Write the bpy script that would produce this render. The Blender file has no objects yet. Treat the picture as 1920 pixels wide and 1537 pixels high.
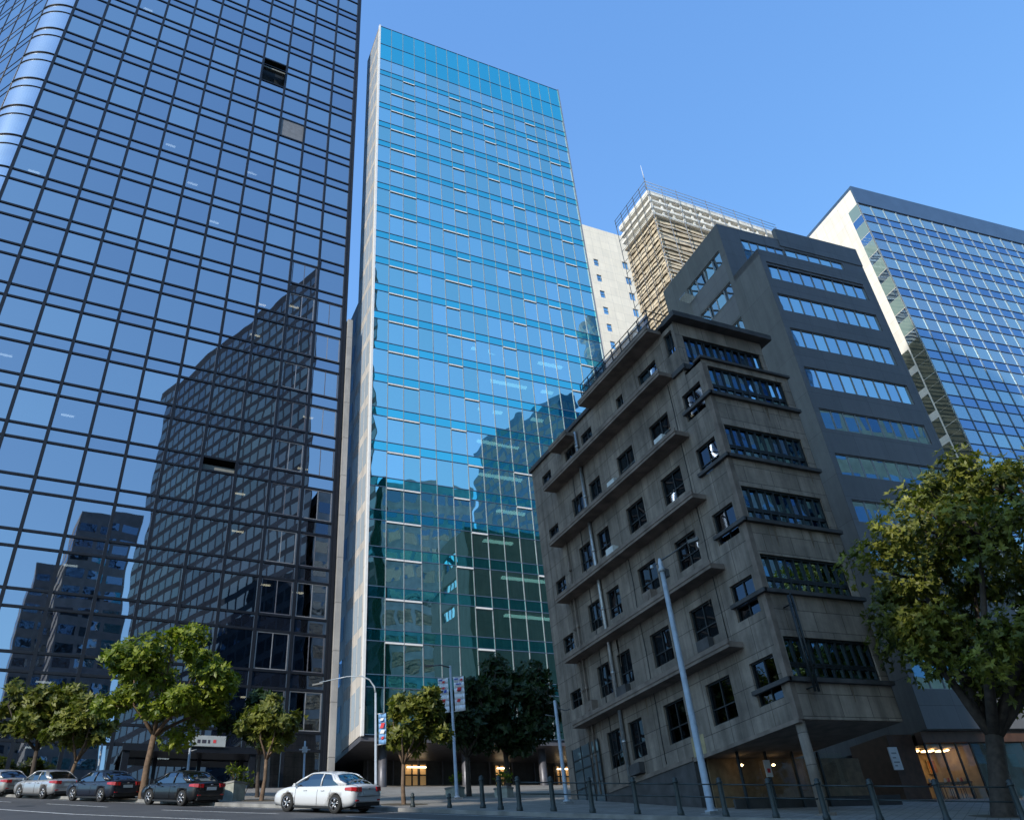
import bpy, bmesh, math, random
from mathutils import Vector, Matrix
random.seed(7)
R_ = math.radians
scene = bpy.context.scene
col = scene.collection

# ------------------------------------------------------------------ camera, sky, sun, exposure
CAM = Vector((0.0, 0.0, 1.6))
ROWS = [(0.8986471, -0.4285765, -0.0935709), (0.1676702, 0.5326864, -0.8295372), (0.4053641, 0.7297721, 0.5505566)]
FPX = 1555.967
cd = bpy.data.cameras.new("camera"); cam = bpy.data.objects.new("camera", cd); col.objects.link(cam)
right, down, fwd = [Vector(r) for r in ROWS]
m = Matrix((right, -down, -fwd)).transposed().to_4x4(); m.translation = CAM
cam.matrix_world = m
cd.sensor_fit = 'HORIZONTAL'; cd.sensor_width = 36.0; cd.lens = FPX / 1920 * 36.0
cd.clip_end = 3000; cd.clip_start = 0.1
scene.camera = cam

SUN = Vector((-0.75, -0.45, 0.45)).normalized()
EL = math.asin(SUN.z)
world = bpy.data.worlds.new("World"); scene.world = world; world.use_nodes = True
wn = world.node_tree.nodes; wl = world.node_tree.links
bg = wn["Background"]
sky = wn.new("ShaderNodeTexSky"); sky.sky_type = 'NISHITA'; sky.sun_disc = False
sky.sun_elevation = EL; sky.sun_rotation = math.atan2(SUN.x, SUN.y)
sky.air_density = 1.0; sky.dust_density = 0.6; sky.ozone_density = 2.5
# deep clean-air blue: each channel of the sky is lifted and its range from zenith to sun glow compressed
sep = wn.new("ShaderNodeSeparateColor"); cmb = wn.new("ShaderNodeCombineColor"); wl.new(sky.outputs[0], sep.inputs[0])
for ch, (gm_, gain, top) in enumerate(((0.65, 1.78, 7.0), (0.60, 2.92, 9.4), (0.45, 4.87, 11.0))):
    p_ = wn.new("ShaderNodeMath"); p_.operation = 'POWER'; p_.inputs[1].default_value = gm_; wl.new(sep.outputs[ch], p_.inputs[0])
    g_ = wn.new("ShaderNodeMath"); g_.operation = 'MULTIPLY'; g_.inputs[1].default_value = gain; wl.new(p_.outputs[0], g_.inputs[0])
    m_ = wn.new("ShaderNodeMath"); m_.operation = 'MINIMUM'; m_.inputs[1].default_value = top; wl.new(g_.outputs[0], m_.inputs[0]); wl.new(m_.outputs[0], cmb.inputs[ch])
skc = cmb.outputs[0]
wl.new(skc, bg.inputs[0]); bg.inputs[1].default_value = 0.13
sd = bpy.data.lights.new("sun", 'SUN'); sd.energy = 4.6; sd.angle = R_(0.5); sd.color = (1.0, 0.93, 0.82)
so = bpy.data.objects.new("sun", sd); col.objects.link(so)
so.rotation_euler = (-SUN).to_track_quat('-Z', 'Y').to_euler()
scene.view_settings.view_transform = 'Standard'; scene.view_settings.look = 'None'
scene.view_settings.exposure = 0.0; scene.view_settings.gamma = 1.0
scene.render.engine = 'CYCLES'
scene.cycles.caustics_reflective = False; scene.cycles.caustics_refractive = False
scene.cycles.max_bounces = 8; scene.cycles.transparent_max_bounces = 12
scene.cycles.sample_clamp_indirect = 6.0
try:
    scene.cycles.use_denoising = True
except Exception:
    pass

# ------------------------------------------------------------------ helpers
NG = Vector((0.0054857, -0.2023088, 0.9793064))
def gz(x, y, h=0.0):
    x = max(-60.0, min(120.0, x)); y = max(-45.0, min(95.0, y))
    return -(NG.x * x + NG.y * y) / NG.z + h

def proj(p):
    d = Vector(p) - CAM
    z = fwd.dot(d)
    if z < 0.5: return None
    return (960 + FPX * right.dot(d) / z, 768.5 + FPX * down.dot(d) / z)

def parea(pts):
    q = [proj(p) for p in pts]
    if any(a is None for a in q): return 0.0
    cx = sum(a[0] for a in q) / len(q); cy = sum(a[1] for a in q) / len(q)
    if not (-60 < cx < 1980 and -60 < cy < 1600): return 0.0
    s = 0
    for i in range(len(q)):
        a, b = q[i], q[(i + 1) % len(q)]
        s += a[0] * b[1] - a[1] * b[0]
    return abs(s) / 2

class MB:
    def __init__(s):
        s.v = []; s.f = []; s.m = []; s.rnd = []; s.sm = []
    def face(s, pts, mi=0, rnd=None, smooth=False):
        b = len(s.v); s.v += [tuple(p) for p in pts]; s.f.append(tuple(range(b, b + len(pts)))); s.m.append(mi)
        s.rnd.append(rnd if rnd else (0.5, 0.5, 0.5)); s.sm.append(smooth)
    def box(s, x0, x1, y0, y1, z0, z1, mi=0, rnd=None):
        P = [(x0, y0, z0), (x1, y0, z0), (x1, y1, z0), (x0, y1, z0), (x0, y0, z1), (x1, y0, z1), (x1, y1, z1), (x0, y1, z1)]
        b = len(s.v); s.v += P
        for q in ((3, 2, 1, 0), (4, 5, 6, 7), (0, 1, 5, 4), (1, 2, 6, 5), (2, 3, 7, 6), (3, 0, 4, 7)):
            s.f.append(tuple(b + i for i in q)); s.m.append(mi); s.rnd.append(rnd or (0.5, 0.5, 0.5)); s.sm.append(False)
    def obox(s, o, u, w, n, lu, lw, ln, mi=0):
        # oriented box: corner o, axes u,w,n (vectors), lengths
        o, u, w, n = Vector(o), Vector(u) * lu, Vector(w) * lw, Vector(n) * ln
        P = [o, o + u, o + u + w, o + w, o + n, o + u + n, o + u + w + n, o + w + n]
        b = len(s.v); s.v += [tuple(p) for p in P]
        flip = u.cross(w).dot(n) < 0
        for q in ((3, 2, 1, 0), (4, 5, 6, 7), (0, 1, 5, 4), (1, 2, 6, 5), (2, 3, 7, 6), (3, 0, 4, 7)):
            if flip: q = q[::-1]
            s.f.append(tuple(b + i for i in q)); s.m.append(mi); s.rnd.append((0.5, 0.5, 0.5)); s.sm.append(False)
    def prism(s, poly, z0, z1, mi=0):
        n = len(poly); b = len(s.v)
        s.v += [(p[0], p[1], z0) for p in poly] + [(p[0], p[1], z1) for p in poly]
        F = [tuple(b + i for i in range(n))[::-1], tuple(b + n + i for i in range(n))]
        for i in range(n):
            j = (i + 1) % n; F.append((b + i, b + j, b + n + j, b + n + i))
        for q in F:
            s.f.append(q); s.m.append(mi); s.rnd.append((0.5, 0.5, 0.5)); s.sm.append(False)
    def tube(s, pts, radii, n=8, mi=0, cap=True):
        pts = [Vector(p) for p in pts]
        if not isinstance(radii, (list, tuple)): radii = [radii] * len(pts)
        b = len(s.v); up = Vector((0.13, 0.31, 0.94))
        for i, p in enumerate(pts):
            t = (pts[min(i + 1, len(pts) - 1)] - pts[max(i - 1, 0)])
            if t.length < 1e-9: t = Vector((0, 0, 1))
            t.normalize()
            a = up.cross(t)
            if a.length < 0.05: a = Vector((1, 0, 0)).cross(t)
            a.normalize(); c = t.cross(a)
            for k in range(n):
                an = 2 * math.pi * k / n
                s.v.append(tuple(p + (a * math.cos(an) + c * math.sin(an)) * radii[i]))
        for i in range(len(pts) - 1):
            for k in range(n):
                k2 = (k + 1) % n
                s.f.append((b + i * n + k, b + i * n + k2, b + (i + 1) * n + k2, b + (i + 1) * n + k)); s.m.append(mi)
                s.rnd.append((0.5, 0.5, 0.5)); s.sm.append(True)
        if cap:
            s.f.append(tuple(b + k for k in range(n))[::-1]); s.m.append(mi); s.rnd.append((.5, .5, .5)); s.sm.append(False)
            e = b + (len(pts) - 1) * n
            s.f.append(tuple(e + k for k in range(n))); s.m.append(mi); s.rnd.append((.5, .5, .5)); s.sm.append(False)
    def lathe(s, prof, c=(0, 0, 0), n=16, mi=0):
        b = len(s.v)
        for r, z in prof:
            for k in range(n):
                a = 2 * math.pi * k / n; s.v.append((c[0] + r * math.cos(a), c[1] + r * math.sin(a), c[2] + z))
        for i in range(len(prof) - 1):
            for k in range(n):
                k2 = (k + 1) % n
                s.f.append((b + i * n + k, b + i * n + k2, b + (i + 1) * n + k2, b + (i + 1) * n + k)); s.m.append(mi)
                s.rnd.append((.5, .5, .5)); s.sm.append(True)
        for i, rev in ((0, True), (len(prof) - 1, False)):
            f = tuple(b + i * n + k for k in range(n)); s.f.append(f[::-1] if rev else f); s.m.append(mi); s.rnd.append((.5, .5, .5)); s.sm.append(False)
    def build(s, name, mats, parent=None):
        me = bpy.data.meshes.new(name); me.from_pydata(s.v, [], s.f)
        if not isinstance(mats, (list, tuple)): mats = [mats]
        for mt in mats: me.materials.append(mt)
        me.polygons.foreach_set("material_index", s.m)
        me.polygons.foreach_set("use_smooth", s.sm)
        if any(r != (0.5, 0.5, 0.5) for r in s.rnd):
            at = me.attributes.new("rnd", 'FLOAT_VECTOR', 'FACE')
            at.data.foreach_set("vector", [c for r in s.rnd for c in r])
        me.update()
        o = bpy.data.objects.new(name, me); col.objects.link(o)
        if parent is not None: o.parent = parent
        return o

def tag(o, label=None, cat=None, group=None, kind=None):
    if label: o["label"] = label
    if cat: o["category"] = cat
    if group: o["group"] = group
    if kind: o["kind"] = kind
    return o

def thing(name, label, cat, loc=(0, 0, 0), yaw=0.0, group=None, s=1.0, lean=0.0):
    o = bpy.data.objects.new(name, None); col.objects.link(o)
    o.empty_display_size = 0.5
    sh = -math.tan(R_(lean)) * 45 * s                      # a lean turns about the tower's middle height
    o.location = (loc[0] + math.cos(R_(yaw)) * sh, loc[1] + math.sin(R_(yaw)) * sh, loc[2])
    o.rotation_euler = (0, R_(lean), R_(yaw)); o.scale = (s, s, s)
    return tag(o, label, cat, group)

def far(x, y, s): return (x * s, y * s, 1.6 * (1 - s))   # the spot and floor level of a plan drawn at 1/s size

def copy_tree(o, parent=None):
    c = o.copy(); col.objects.link(c)
    if parent is not None: c.parent = parent
    for ch in list(o.children): copy_tree(ch, c)
    return c

def r3(): return (random.random(), random.random(), random.random())

# ------------------------------------------------------------------ materials
class NT:
    def __init__(s, name):
        s.mat = bpy.data.materials.new(name); s.mat.use_nodes = True
        s.n = s.mat.node_tree.nodes; s.l = s.mat.node_tree.links
        s.p = s.n["Principled BSDF"]; s.out = s.n["Material Output"]
    def node(s, t, **kw):
        n = s.n.new(t)
        for k, v in kw.items():
            if k.startswith('i_'): n.inputs[k[2:].replace('_', ' ')].default_value = v
            elif isinstance(k, str) and k.startswith('n'): n.inputs[int(k[1:])].default_value = v
            else: setattr(n, k, v)
        return n
    def link(s, a, b): s.l.new(a, b)

def c4(c): return (c[0], c[1], c[2], 1.0)

def ramp(t, fac, stops):
    r = t.n.new("ShaderNodeValToRGB"); e = r.color_ramp.elements
    while len(e) > 1: e.remove(e[-1])
    e[0].position = stops[0][0]; e[0].color = c4(stops[0][1])
    for p, c in stops[1:]:
        x = e.new(p); x.color = c4(c)
    t.link(fac, r.inputs[0]); return r.outputs[0]

def mul(t, a, b, fac=1.0, mode='MULTIPLY'):
    n = t.n.new("ShaderNodeMix"); n.data_type = 'RGBA'; n.blend_type = mode; n.inputs[0].default_value = fac
    t.link(a, n.inputs[6])
    if isinstance(b, tuple): n.inputs[7].default_value = b
    else: t.link(b, n.inputs[7])
    return n.outputs[2]

def simple(name, c, rough=0.6, metal=0.0, var=0.15, scale=3.0, coat=0.0, bump=0.0, spec=0.5):
    t = NT(name); p = t.p
    tc = t.node("ShaderNodeTexCoord"); nz = t.node("ShaderNodeTexNoise", i_Scale=scale, i_Detail=6.0)
    t.link(tc.outputs["Object"], nz.inputs["Vector"])
    lo = tuple(x * (1 - var) for x in c); hi = tuple(min(1, x * (1 + var)) for x in c)
    t.link(ramp(t, nz.outputs[0], [(0.3, lo), (0.7, hi)]), p.inputs["Base Color"])
    p.inputs["Roughness"].default_value = rough; p.inputs["Metallic"].default_value = metal
    p.inputs["Coat Weight"].default_value = coat; p.inputs["Specular IOR Level"].default_value = spec
    if bump:
        b = t.node("ShaderNodeBump", i_Strength=bump, i_Distance=0.02); t.link(nz.outputs[0], b.inputs["Height"]); t.link(b.outputs[0], p.inputs["Normal"])
    return t.mat

def panel(name, c, bw, bh, mortar=0.012, var=0.12, stain=0.35, rough=0.75, offset=0.0, joint=(0.03, 0.03, 0.03), streak=1.0, metal=0.0, jointdark=0.6, spec=0.4):
    """cladding panels with joints; u = x+y, v = z of the object's own axes"""
    t = NT(name); p = t.p
    tc = t.node("ShaderNodeTexCoord"); sx = t.node("ShaderNodeSeparateXYZ"); t.link(tc.outputs["Object"], sx.inputs[0])
    ad = t.node("ShaderNodeMath", operation='ADD'); t.link(sx.outputs[0], ad.inputs[0]); t.link(sx.outputs[1], ad.inputs[1])
    cb = t.node("ShaderNodeCombineXYZ"); t.link(ad.outputs[0], cb.inputs[0]); t.link(sx.outputs[2], cb.inputs[1])
    br = t.node("ShaderNodeTexBrick", offset=offset)
    br.inputs["Scale"].default_value = 1.0; br.inputs["Brick Width"].default_value = bw; br.inputs["Row Height"].default_value = bh
    br.inputs["Mortar Size"].default_value = mortar; br.inputs["Mortar Smooth"].default_value = 0.3
    br.inputs["Color1"].default_value = c4(tuple(x * (1 - var) for x in c)); br.inputs["Color2"].default_value = c4(tuple(min(1, x * (1 + var)) for x in c))
    br.inputs["Mortar"].default_value = c4(tuple(x * (1 - jointdark) for x in c))
    t.link(cb.outputs[0], br.inputs["Vector"])
    # vertical streak stains + blotches
    mp = t.node("ShaderNodeMapping"); mp.inputs["Scale"].default_value = (1.6, 1.6, 0.12 * streak); t.link(tc.outputs["Object"], mp.inputs["Vector"])
    n1 = t.node("ShaderNodeTexNoise", i_Scale=1.2, i_Detail=8.0, i_Roughness=0.65); t.link(mp.outputs[0], n1.inputs["Vector"])
    n2 = t.node("ShaderNodeTexNoise", i_Scale=0.7, i_Detail=10.0, i_Roughness=0.7); t.link(tc.outputs["Object"], n2.inputs["Vector"])
    s1 = ramp(t, n1.outputs[0], [(0.30, (1 - stain,) * 3), (0.62, (1.0, 1.0, 1.0))])
    s2 = ramp(t, n2.outputs[0], [(0.32, (1 - stain * 0.8,) * 3), (0.6, (1.0, 0.99, 0.97))])
    a = mul(t, br.outputs[0], s1); a = mul(t, a, s2)
    t.link(a, p.inputs["Base Color"]); p.inputs["Roughness"].default_value = rough; p.inputs["Metallic"].default_value = metal
    p.inputs["Specular IOR Level"].default_value = spec
    b = t.node("ShaderNodeBump", i_Strength=0.25, i_Distance=0.03); t.link(br.outputs["Fac"], b.inputs["Height"]); b.invert = True
    n3 = t.node("ShaderNodeTexNoise", i_Scale=25.0, i_Detail=4.0); t.link(tc.outputs["Object"], n3.inputs["Vector"])
    b2 = t.node("ShaderNodeBump", i_Strength=0.15, i_Distance=0.01); t.link(n3.outputs[0], b2.inputs["Height"]); t.link(b.outputs[0], b2.inputs["Normal"])
    t.link(b2.outputs[0], p.inputs["Normal"])
    return t.mat

def glass(name, tint, fac, trans, rough=0.012, tilt=0.012, wob=0.012, wscale=0.5, diff=None, dfac=0.0, var=0.12, fres=0.6):
    """reflective architectural glass: mirror coat over tinted see-through pane (or opaque back paint)"""
    t = NT(name)
    at = t.node("ShaderNodeAttribute", attribute_name="rnd"); geo = t.node("ShaderNodeNewGeometry")
    nz = t.node("ShaderNodeTexNoise", i_Scale=wscale, i_Detail=1.0); 
    # every pane gets its own ripple: offset the noise by the pane's random vector
    off = t.node("ShaderNodeVectorMath", operation='MULTIPLY_ADD'); off.inputs[1].default_value = (37, 53, 71)
    t.link(at.outputs["Vector"], off.inputs[0]); t.link(geo.outputs["Position"], off.inputs[2]); t.link(off.outputs[0], nz.inputs["Vector"])
    s1 = t.node("ShaderNodeVectorMath", operation='SUBTRACT'); s1.inputs[1].default_value = (.5, .5, .5); t.link(nz.outputs["Color"], s1.inputs[0])
    m1 = t.node("ShaderNodeVectorMath", operation='SCALE'); m1.inputs["Scale"].default_value = wob * 2; t.link(s1.outputs[0], m1.inputs[0])
    s2 = t.node("ShaderNodeVectorMath", operation='SUBTRACT'); s2.inputs[1].default_value = (.5, .5, .5); t.link(at.outputs["Vector"], s2.inputs[0])
    m2 = t.node("ShaderNodeVectorMath", operation='SCALE'); m2.inputs["Scale"].default_value = tilt * 2; t.link(s2.outputs[0], m2.inputs[0])
    a1 = t.node("ShaderNodeVectorMath", operation='ADD'); t.link(m1.outputs[0], a1.inputs[0]); t.link(m2.outputs[0], a1.inputs[1])
    a2 = t.node("ShaderNodeVectorMath", operation='ADD'); t.link(a1.outputs[0], a2.inputs[0]); t.link(geo.outputs["Normal"], a2.inputs[1])
    nn = t.node("ShaderNodeVectorMath", operation='NORMALIZE'); t.link(a2.outputs[0], nn.inputs[0])
    gl = t.node("ShaderNodeBsdfGlossy"); gl.inputs["Roughness"].default_value = rough; t.link(nn.outputs[0], gl.inputs["Normal"])
    sp = t.node("ShaderNodeSeparateXYZ"); t.link(at.outputs["Vector"], sp.inputs[0])
    tc = ramp(t, sp.outputs[0], [(0.0, tuple(x * (1 - var) for x in tint)), (1.0, tuple(min(1, x * (1 + var)) for x in tint))])
    t.link(tc, gl.inputs["Color"])
    tr = t.node("ShaderNodeBsdfTransparent"); tr.inputs[0].default_value = c4(trans)
    back = tr.outputs[0]
    if diff:
        df = t.node("ShaderNodeBsdfDiffuse"); df.inputs[0].default_value = c4(diff)
        mx = t.node("ShaderNodeMixShader"); mx.inputs[0].default_value = dfac; t.link(back, mx.inputs[1]); t.link(df.outputs[0], mx.inputs[2]); back = mx.outputs[0]
    lw = t.node("ShaderNodeLayerWeight"); lw.inputs[0].default_value = 0.5
    pw = t.node("ShaderNodeMath", operation='POWER'); pw.inputs[1].default_value = 3.0; t.link(lw.outputs["Facing"], pw.inputs[0])
    ma = t.node("ShaderNodeMath", operation='MULTIPLY_ADD'); ma.inputs[1].default_value = fres * (1 - fac); ma.inputs[2].default_value = fac; ma.use_clamp = True
    t.link(pw.outputs[0], ma.inputs[0])
    mix = t.node("ShaderNodeMixShader"); t.link(ma.outputs[0], mix.inputs[0]); t.link(back, mix.inputs[1]); t.link(gl.outputs[0], mix.inputs[2])
    t.link(mix.outputs[0], t.out.inputs[0])
    return t.mat

def emit(name, c, s):
    t = NT(name); t.p.inputs["Base Color"].default_value = c4(c); t.p.inputs["Emission Color"].default_value = c4(c); t.p.inputs["Emission Strength"].default_value = s
    return t.mat

def leafmat(name, lo, hi):
    t = NT(name)
    at = t.node("ShaderNodeAttribute", attribute_name="rnd"); sp = t.node("ShaderNodeSeparateXYZ"); t.link(at.outputs["Vector"], sp.inputs[0])
    cr = ramp(t, sp.outputs[0], [(0.0, lo), (0.6, tuple((a + b) / 2 for a, b in zip(lo, hi))), (1.0, hi)])
    p = t.p; t.link(cr, p.inputs["Base Color"]); p.inputs["Roughness"].default_value = 0.45; p.inputs["Specular IOR Level"].default_value = 0.35
    tl = t.node("ShaderNodeBsdfTranslucent"); t.link(mul(t, cr, (1.0, 1.25, 0.5, 1)), tl.inputs[0])
    mx = t.node("ShaderNodeMixShader"); mx.inputs[0].default_value = 0.32; t.link(p.outputs[0], mx.inputs[1]); t.link(tl.outputs[0], mx.inputs[2]); t.link(mx.outputs[0], t.out.inputs[0])
    return t.mat

M = {}
M['dark_glass'] = glass("dark_tower_glass", (0.86, 0.88, 0.96), 0.54, (0.11, 0.13, 0.15), tilt=0.0035, wob=0.003, wscale=0.4, var=0.12)
M['dark_spandrel'] = glass("dark_tower_spandrel", (0.82, 0.86, 0.96), 0.50, (0, 0, 0), tilt=0.0035, wob=0.003, wscale=0.4, diff=(0.01, 0.012, 0.018), dfac=1.0, var=0.10)
M['dark_metal'] = simple("dark_anodised_metal", (0.010, 0.012, 0.018), 0.4, 0.3, 0.2)
M['corner_metal'] = simple("curved_corner_glass", (0.55, 0.62, 0.72), 0.16, 0.85, 0.08, 0.4)
M['blue_glass'] = glass("blue_tower_glass", (0.66, 1.0, 0.93), 0.84, (0.20, 0.46, 0.46), tilt=0.005, wob=0.009, wscale=0.45, diff=(0.05, 0.42, 0.40), dfac=0.22, var=0.14)
M['blue_spandrel'] = glass("blue_tower_spandrel", (0.22, 0.95, 0.96), 0.76, (0, 0, 0), tilt=0.005, wob=0.009, wscale=0.45, diff=(0.002, 0.06, 0.085), dfac=1.0, var=0.06)
M['alu'] = simple("aluminium_frame", (0.30, 0.30, 0.31), 0.4, 0.5, 0.15)
M['blue_frame'] = simple("blue_grey_frame", (0.10, 0.16, 0.24), 0.4, 0.4, 0.15)
M['pale_frame'] = simple("pale_blue_frame", (0.20, 0.25, 0.31), 0.4, 0.3, 0.15)
M['alu_dark'] = simple("bronze_frame", (0.12, 0.12, 0.14), 0.45, 0.4, 0.2)
M['pale_panel'] = panel("pale_side_panel", (0.62, 0.58, 0.54), 1.2, 3.05, 0.03, 0.08, 0.2, 0.4)
M['brown_stone'] = panel("brown_polished_stone", (0.16, 0.125, 0.10), 1.1, 0.9, 0.012, 0.3, 0.35, 0.3)
M['cream'] = panel("cream_stone", (0.88, 0.84, 0.77), 1.5, 1.5, 0.02, 0.04, 0.12, 0.7, jointdark=0.3)
M['warm_cream'] = panel("warm_cream_stone", (0.93, 0.82, 0.67), 1.5, 1.5, 0.02, 0.04, 0.10, 0.7, jointdark=0.3)
M['slab_grey'] = panel("pale_grey_slab", (0.40, 0.39, 0.385), 2.0, 2.9, 0.03, 0.06, 0.3, 0.5, jointdark=0.5)
M['white_wall'] = panel("white_wall", (0.82, 0.80, 0.76), 2.0, 1.5, 0.02, 0.03, 0.10, 0.7, jointdark=0.25)
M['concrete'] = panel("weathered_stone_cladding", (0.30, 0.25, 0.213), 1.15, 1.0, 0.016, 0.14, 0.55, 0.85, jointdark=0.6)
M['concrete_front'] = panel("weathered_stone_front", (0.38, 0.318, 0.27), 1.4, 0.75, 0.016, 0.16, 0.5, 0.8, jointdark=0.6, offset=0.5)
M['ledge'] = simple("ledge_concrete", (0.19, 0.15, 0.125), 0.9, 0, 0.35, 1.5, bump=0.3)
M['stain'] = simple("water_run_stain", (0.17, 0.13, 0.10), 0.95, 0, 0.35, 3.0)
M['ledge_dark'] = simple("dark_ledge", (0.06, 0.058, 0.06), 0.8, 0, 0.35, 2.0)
M['grey_panel'] = panel("grey_metal_panel", (0.155, 0.16, 0.175), 2.4, 1.45, 0.014, 0.07, 0.16, 0.5, jointdark=0.5)
M['grey_panel_side'] = panel("grey_side_panel", (0.175, 0.172, 0.17), 2.4, 2.9, 0.014, 0.06, 0.25, 0.65, jointdark=0.45)
M['win_glass'] = glass("office_window_glass", (0.62, 0.86, 1.0), 0.66, (0.35, 0.42, 0.42), tilt=0.004, wob=0.004, wscale=0.5)
M['old_glass'] = glass("old_window_glass", (0.50, 0.70, 1.0), 0.32, (0.20, 0.24, 0.26), tilt=0.035, wob=0.02, wscale=0.8)
M['rib_glass'] = glass("ribbon_window_glass", (0.42, 0.66, 1.0), 0.66, (0.18, 0.22, 0.26), tilt=0.02, wob=0.012, wscale=1.2, var=0.35)
M['side_glass'] = glass("old_side_glass", (0.50, 0.60, 0.75), 0.10, (0.12, 0.14, 0.15), tilt=0.03, wob=0.02)
M['side_pane'] = glass("pale_reflection_glass", (0.8, 0.92, 1.0), 0.22, (0, 0, 0), tilt=0.01, wob=0.01, diff=(0.50, 0.58, 0.66), dfac=1.0, var=0.2)  # pale reflection put into the pane's opaque back colour
M['return_glass'] = glass("greenish_corner_glass", (0.7, 0.8, 0.8), 0.12, (0, 0, 0), tilt=0.004, wob=0.003, diff=(0.20, 0.29, 0.28), dfac=1.0, var=0.2, fres=0.2)
M['shade_glass'] = glass("shade_side_glass", (0.5, 0.62, 0.6), 0.12, (0, 0, 0), tilt=0.004, wob=0.003, diff=(0.07, 0.085, 0.075), dfac=1.0, fres=0.2)  # shade put into the glass colour, for panes below the shadow line
M['frame_dark'] = simple("dark_window_frame", (0.018, 0.024, 0.028), 0.5, 0.2, 0.3)
M['interior'] = simple("interior_dark", (0.05, 0.05, 0.052), 0.9, 0, 0.2)
M['interior_mid'] = simple("interior_pale", (0.30, 0.30, 0.28), 0.9, 0, 0.15)
M['slab'] = simple("ceiling_slab", (0.22, 0.23, 0.22), 0.9, 0, 0.1)
M['blind'] = simple("window_blind", (0.62, 0.63, 0.62), 0.8, 0, 0.06)
M['lamp_on'] = emit("office_ceiling_light", (1.0, 0.82, 0.52), 5.0)
M['lamp_white'] = emit("office_white_light", (0.95, 1.0, 0.92), 3.4)
M['shop_warm'] = simple("shop_wall_warm", (0.55, 0.40, 0.22), 0.8, 0, 0.2)
M['shop_dark'] = simple("shop_wood_dark", (0.09, 0.045, 0.028), 0.6, 0, 0.3)
M['shop_lamp'] = emit("shop_lamp", (1.0, 0.72, 0.38), 9.0)
M['clear_glass'] = glass("shop_glass", (0.8, 0.9, 1.0), 0.08, (0.85, 0.87, 0.85), tilt=0.004, wob=0.004)
M['right_glass'] = glass("pale_office_glass", (0.70, 0.88, 1.0), 0.50, (0.45, 0.5, 0.5), tilt=0.006, wob=0.006, wscale=0.6, diff=(0.20, 0.29, 0.33), dfac=0.6, var=0.12)
M['right_spandrel'] = glass("deep_blue_spandrel", (0.50, 0.70, 0.98), 0.48, (0, 0, 0), tilt=0.006, wob=0.006, diff=(0.02, 0.05, 0.10), dfac=1.0, var=0.10)
M['right_cap'] = simple("slate_parapet_panel", (0.075, 0.125, 0.20), 0.3, 0.3, 0.1, 0.5)
M['scaf_wall'] = simple("brown_netting", (0.50, 0.41, 0.29), 0.95, 0, 0.3, 1.2, bump=0.4)
M['scaf_mid'] = simple("tan_netting", (0.58, 0.49, 0.36), 0.95, 0, 0.25, 1.5, bump=0.3)
M['scaf_pale'] = simple("pale_scaffold_deck", (0.80, 0.77, 0.70), 0.85, 0, 0.2, 2.0)
M['steel'] = simple("galvanised_steel", (0.40, 0.41, 0.42), 0.45, 0.7, 0.2, 6.0)
M['pole_paint'] = simple("grey_pole_paint", (0.42, 0.46, 0.50), 0.4, 0.2, 0.15, 4.0)
M['pole_dark'] = simple("dark_pole_paint", (0.10, 0.105, 0.11), 0.5, 0.3, 0.2, 4.0)
M['bollard'] = simple("dark_green_cast_iron", (0.030, 0.042, 0.045), 0.5, 0.2, 0.25, 8.0)
M['stone_kerb'] = simple("kerb_stone", (0.22, 0.215, 0.205), 0.85, 0, 0.3, 2.0, bump=0.3)
M['paint'] = simple("road_paint", (0.62, 0.62, 0.60), 0.7, 0, 0.35, 5.0)
M['fabric'] = simple("banner_cloth", (0.72, 0.75, 0.82), 0.85, 0, 0.06)
M['fabric_blue'] = simple("blue_banner_cloth", (0.18, 0.36, 0.62), 0.85, 0, 0.1)
M['ink_red'] = simple("printed_red", (0.60, 0.05, 0.06), 0.8, 0, 0.1)
M['ink_blue'] = simple("printed_blue", (0.05, 0.10, 0.45), 0.8, 0, 0.1)
M['ink_dark'] = simple("printed_dark", (0.03, 0.03, 0.05), 0.8, 0, 0.1)
M['sign_white'] = simple("sign_white", (0.72, 0.72, 0.72), 0.6, 0, 0.06)
M['bark'] = simple("bark", (0.13, 0.085, 0.055), 0.9, 0, 0.4, 6.0, bump=0.6)
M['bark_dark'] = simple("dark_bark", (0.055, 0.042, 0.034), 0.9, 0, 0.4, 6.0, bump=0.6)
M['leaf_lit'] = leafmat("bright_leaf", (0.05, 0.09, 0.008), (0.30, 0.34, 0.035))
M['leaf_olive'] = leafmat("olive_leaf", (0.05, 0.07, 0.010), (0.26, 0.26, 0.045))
M['leaf_shade'] = leafmat("shade_dark_leaf", (0.014, 0.032, 0.012), (0.045, 0.080, 0.026))  # shade put into the leaf colour, for trees standing in shadow
M['leaf_big'] = leafmat("plane_leaf", (0.025, 0.045, 0.008), (0.28, 0.28, 0.045))
M['planter'] = simple("planter_stone", (0.30, 0.31, 0.27), 0.85, 0, 0.25, 3.0)
M['soil'] = simple("tree_pit_soil", (0.07, 0.055, 0.035), 0.95, 0, 0.4, 5.0)

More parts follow.
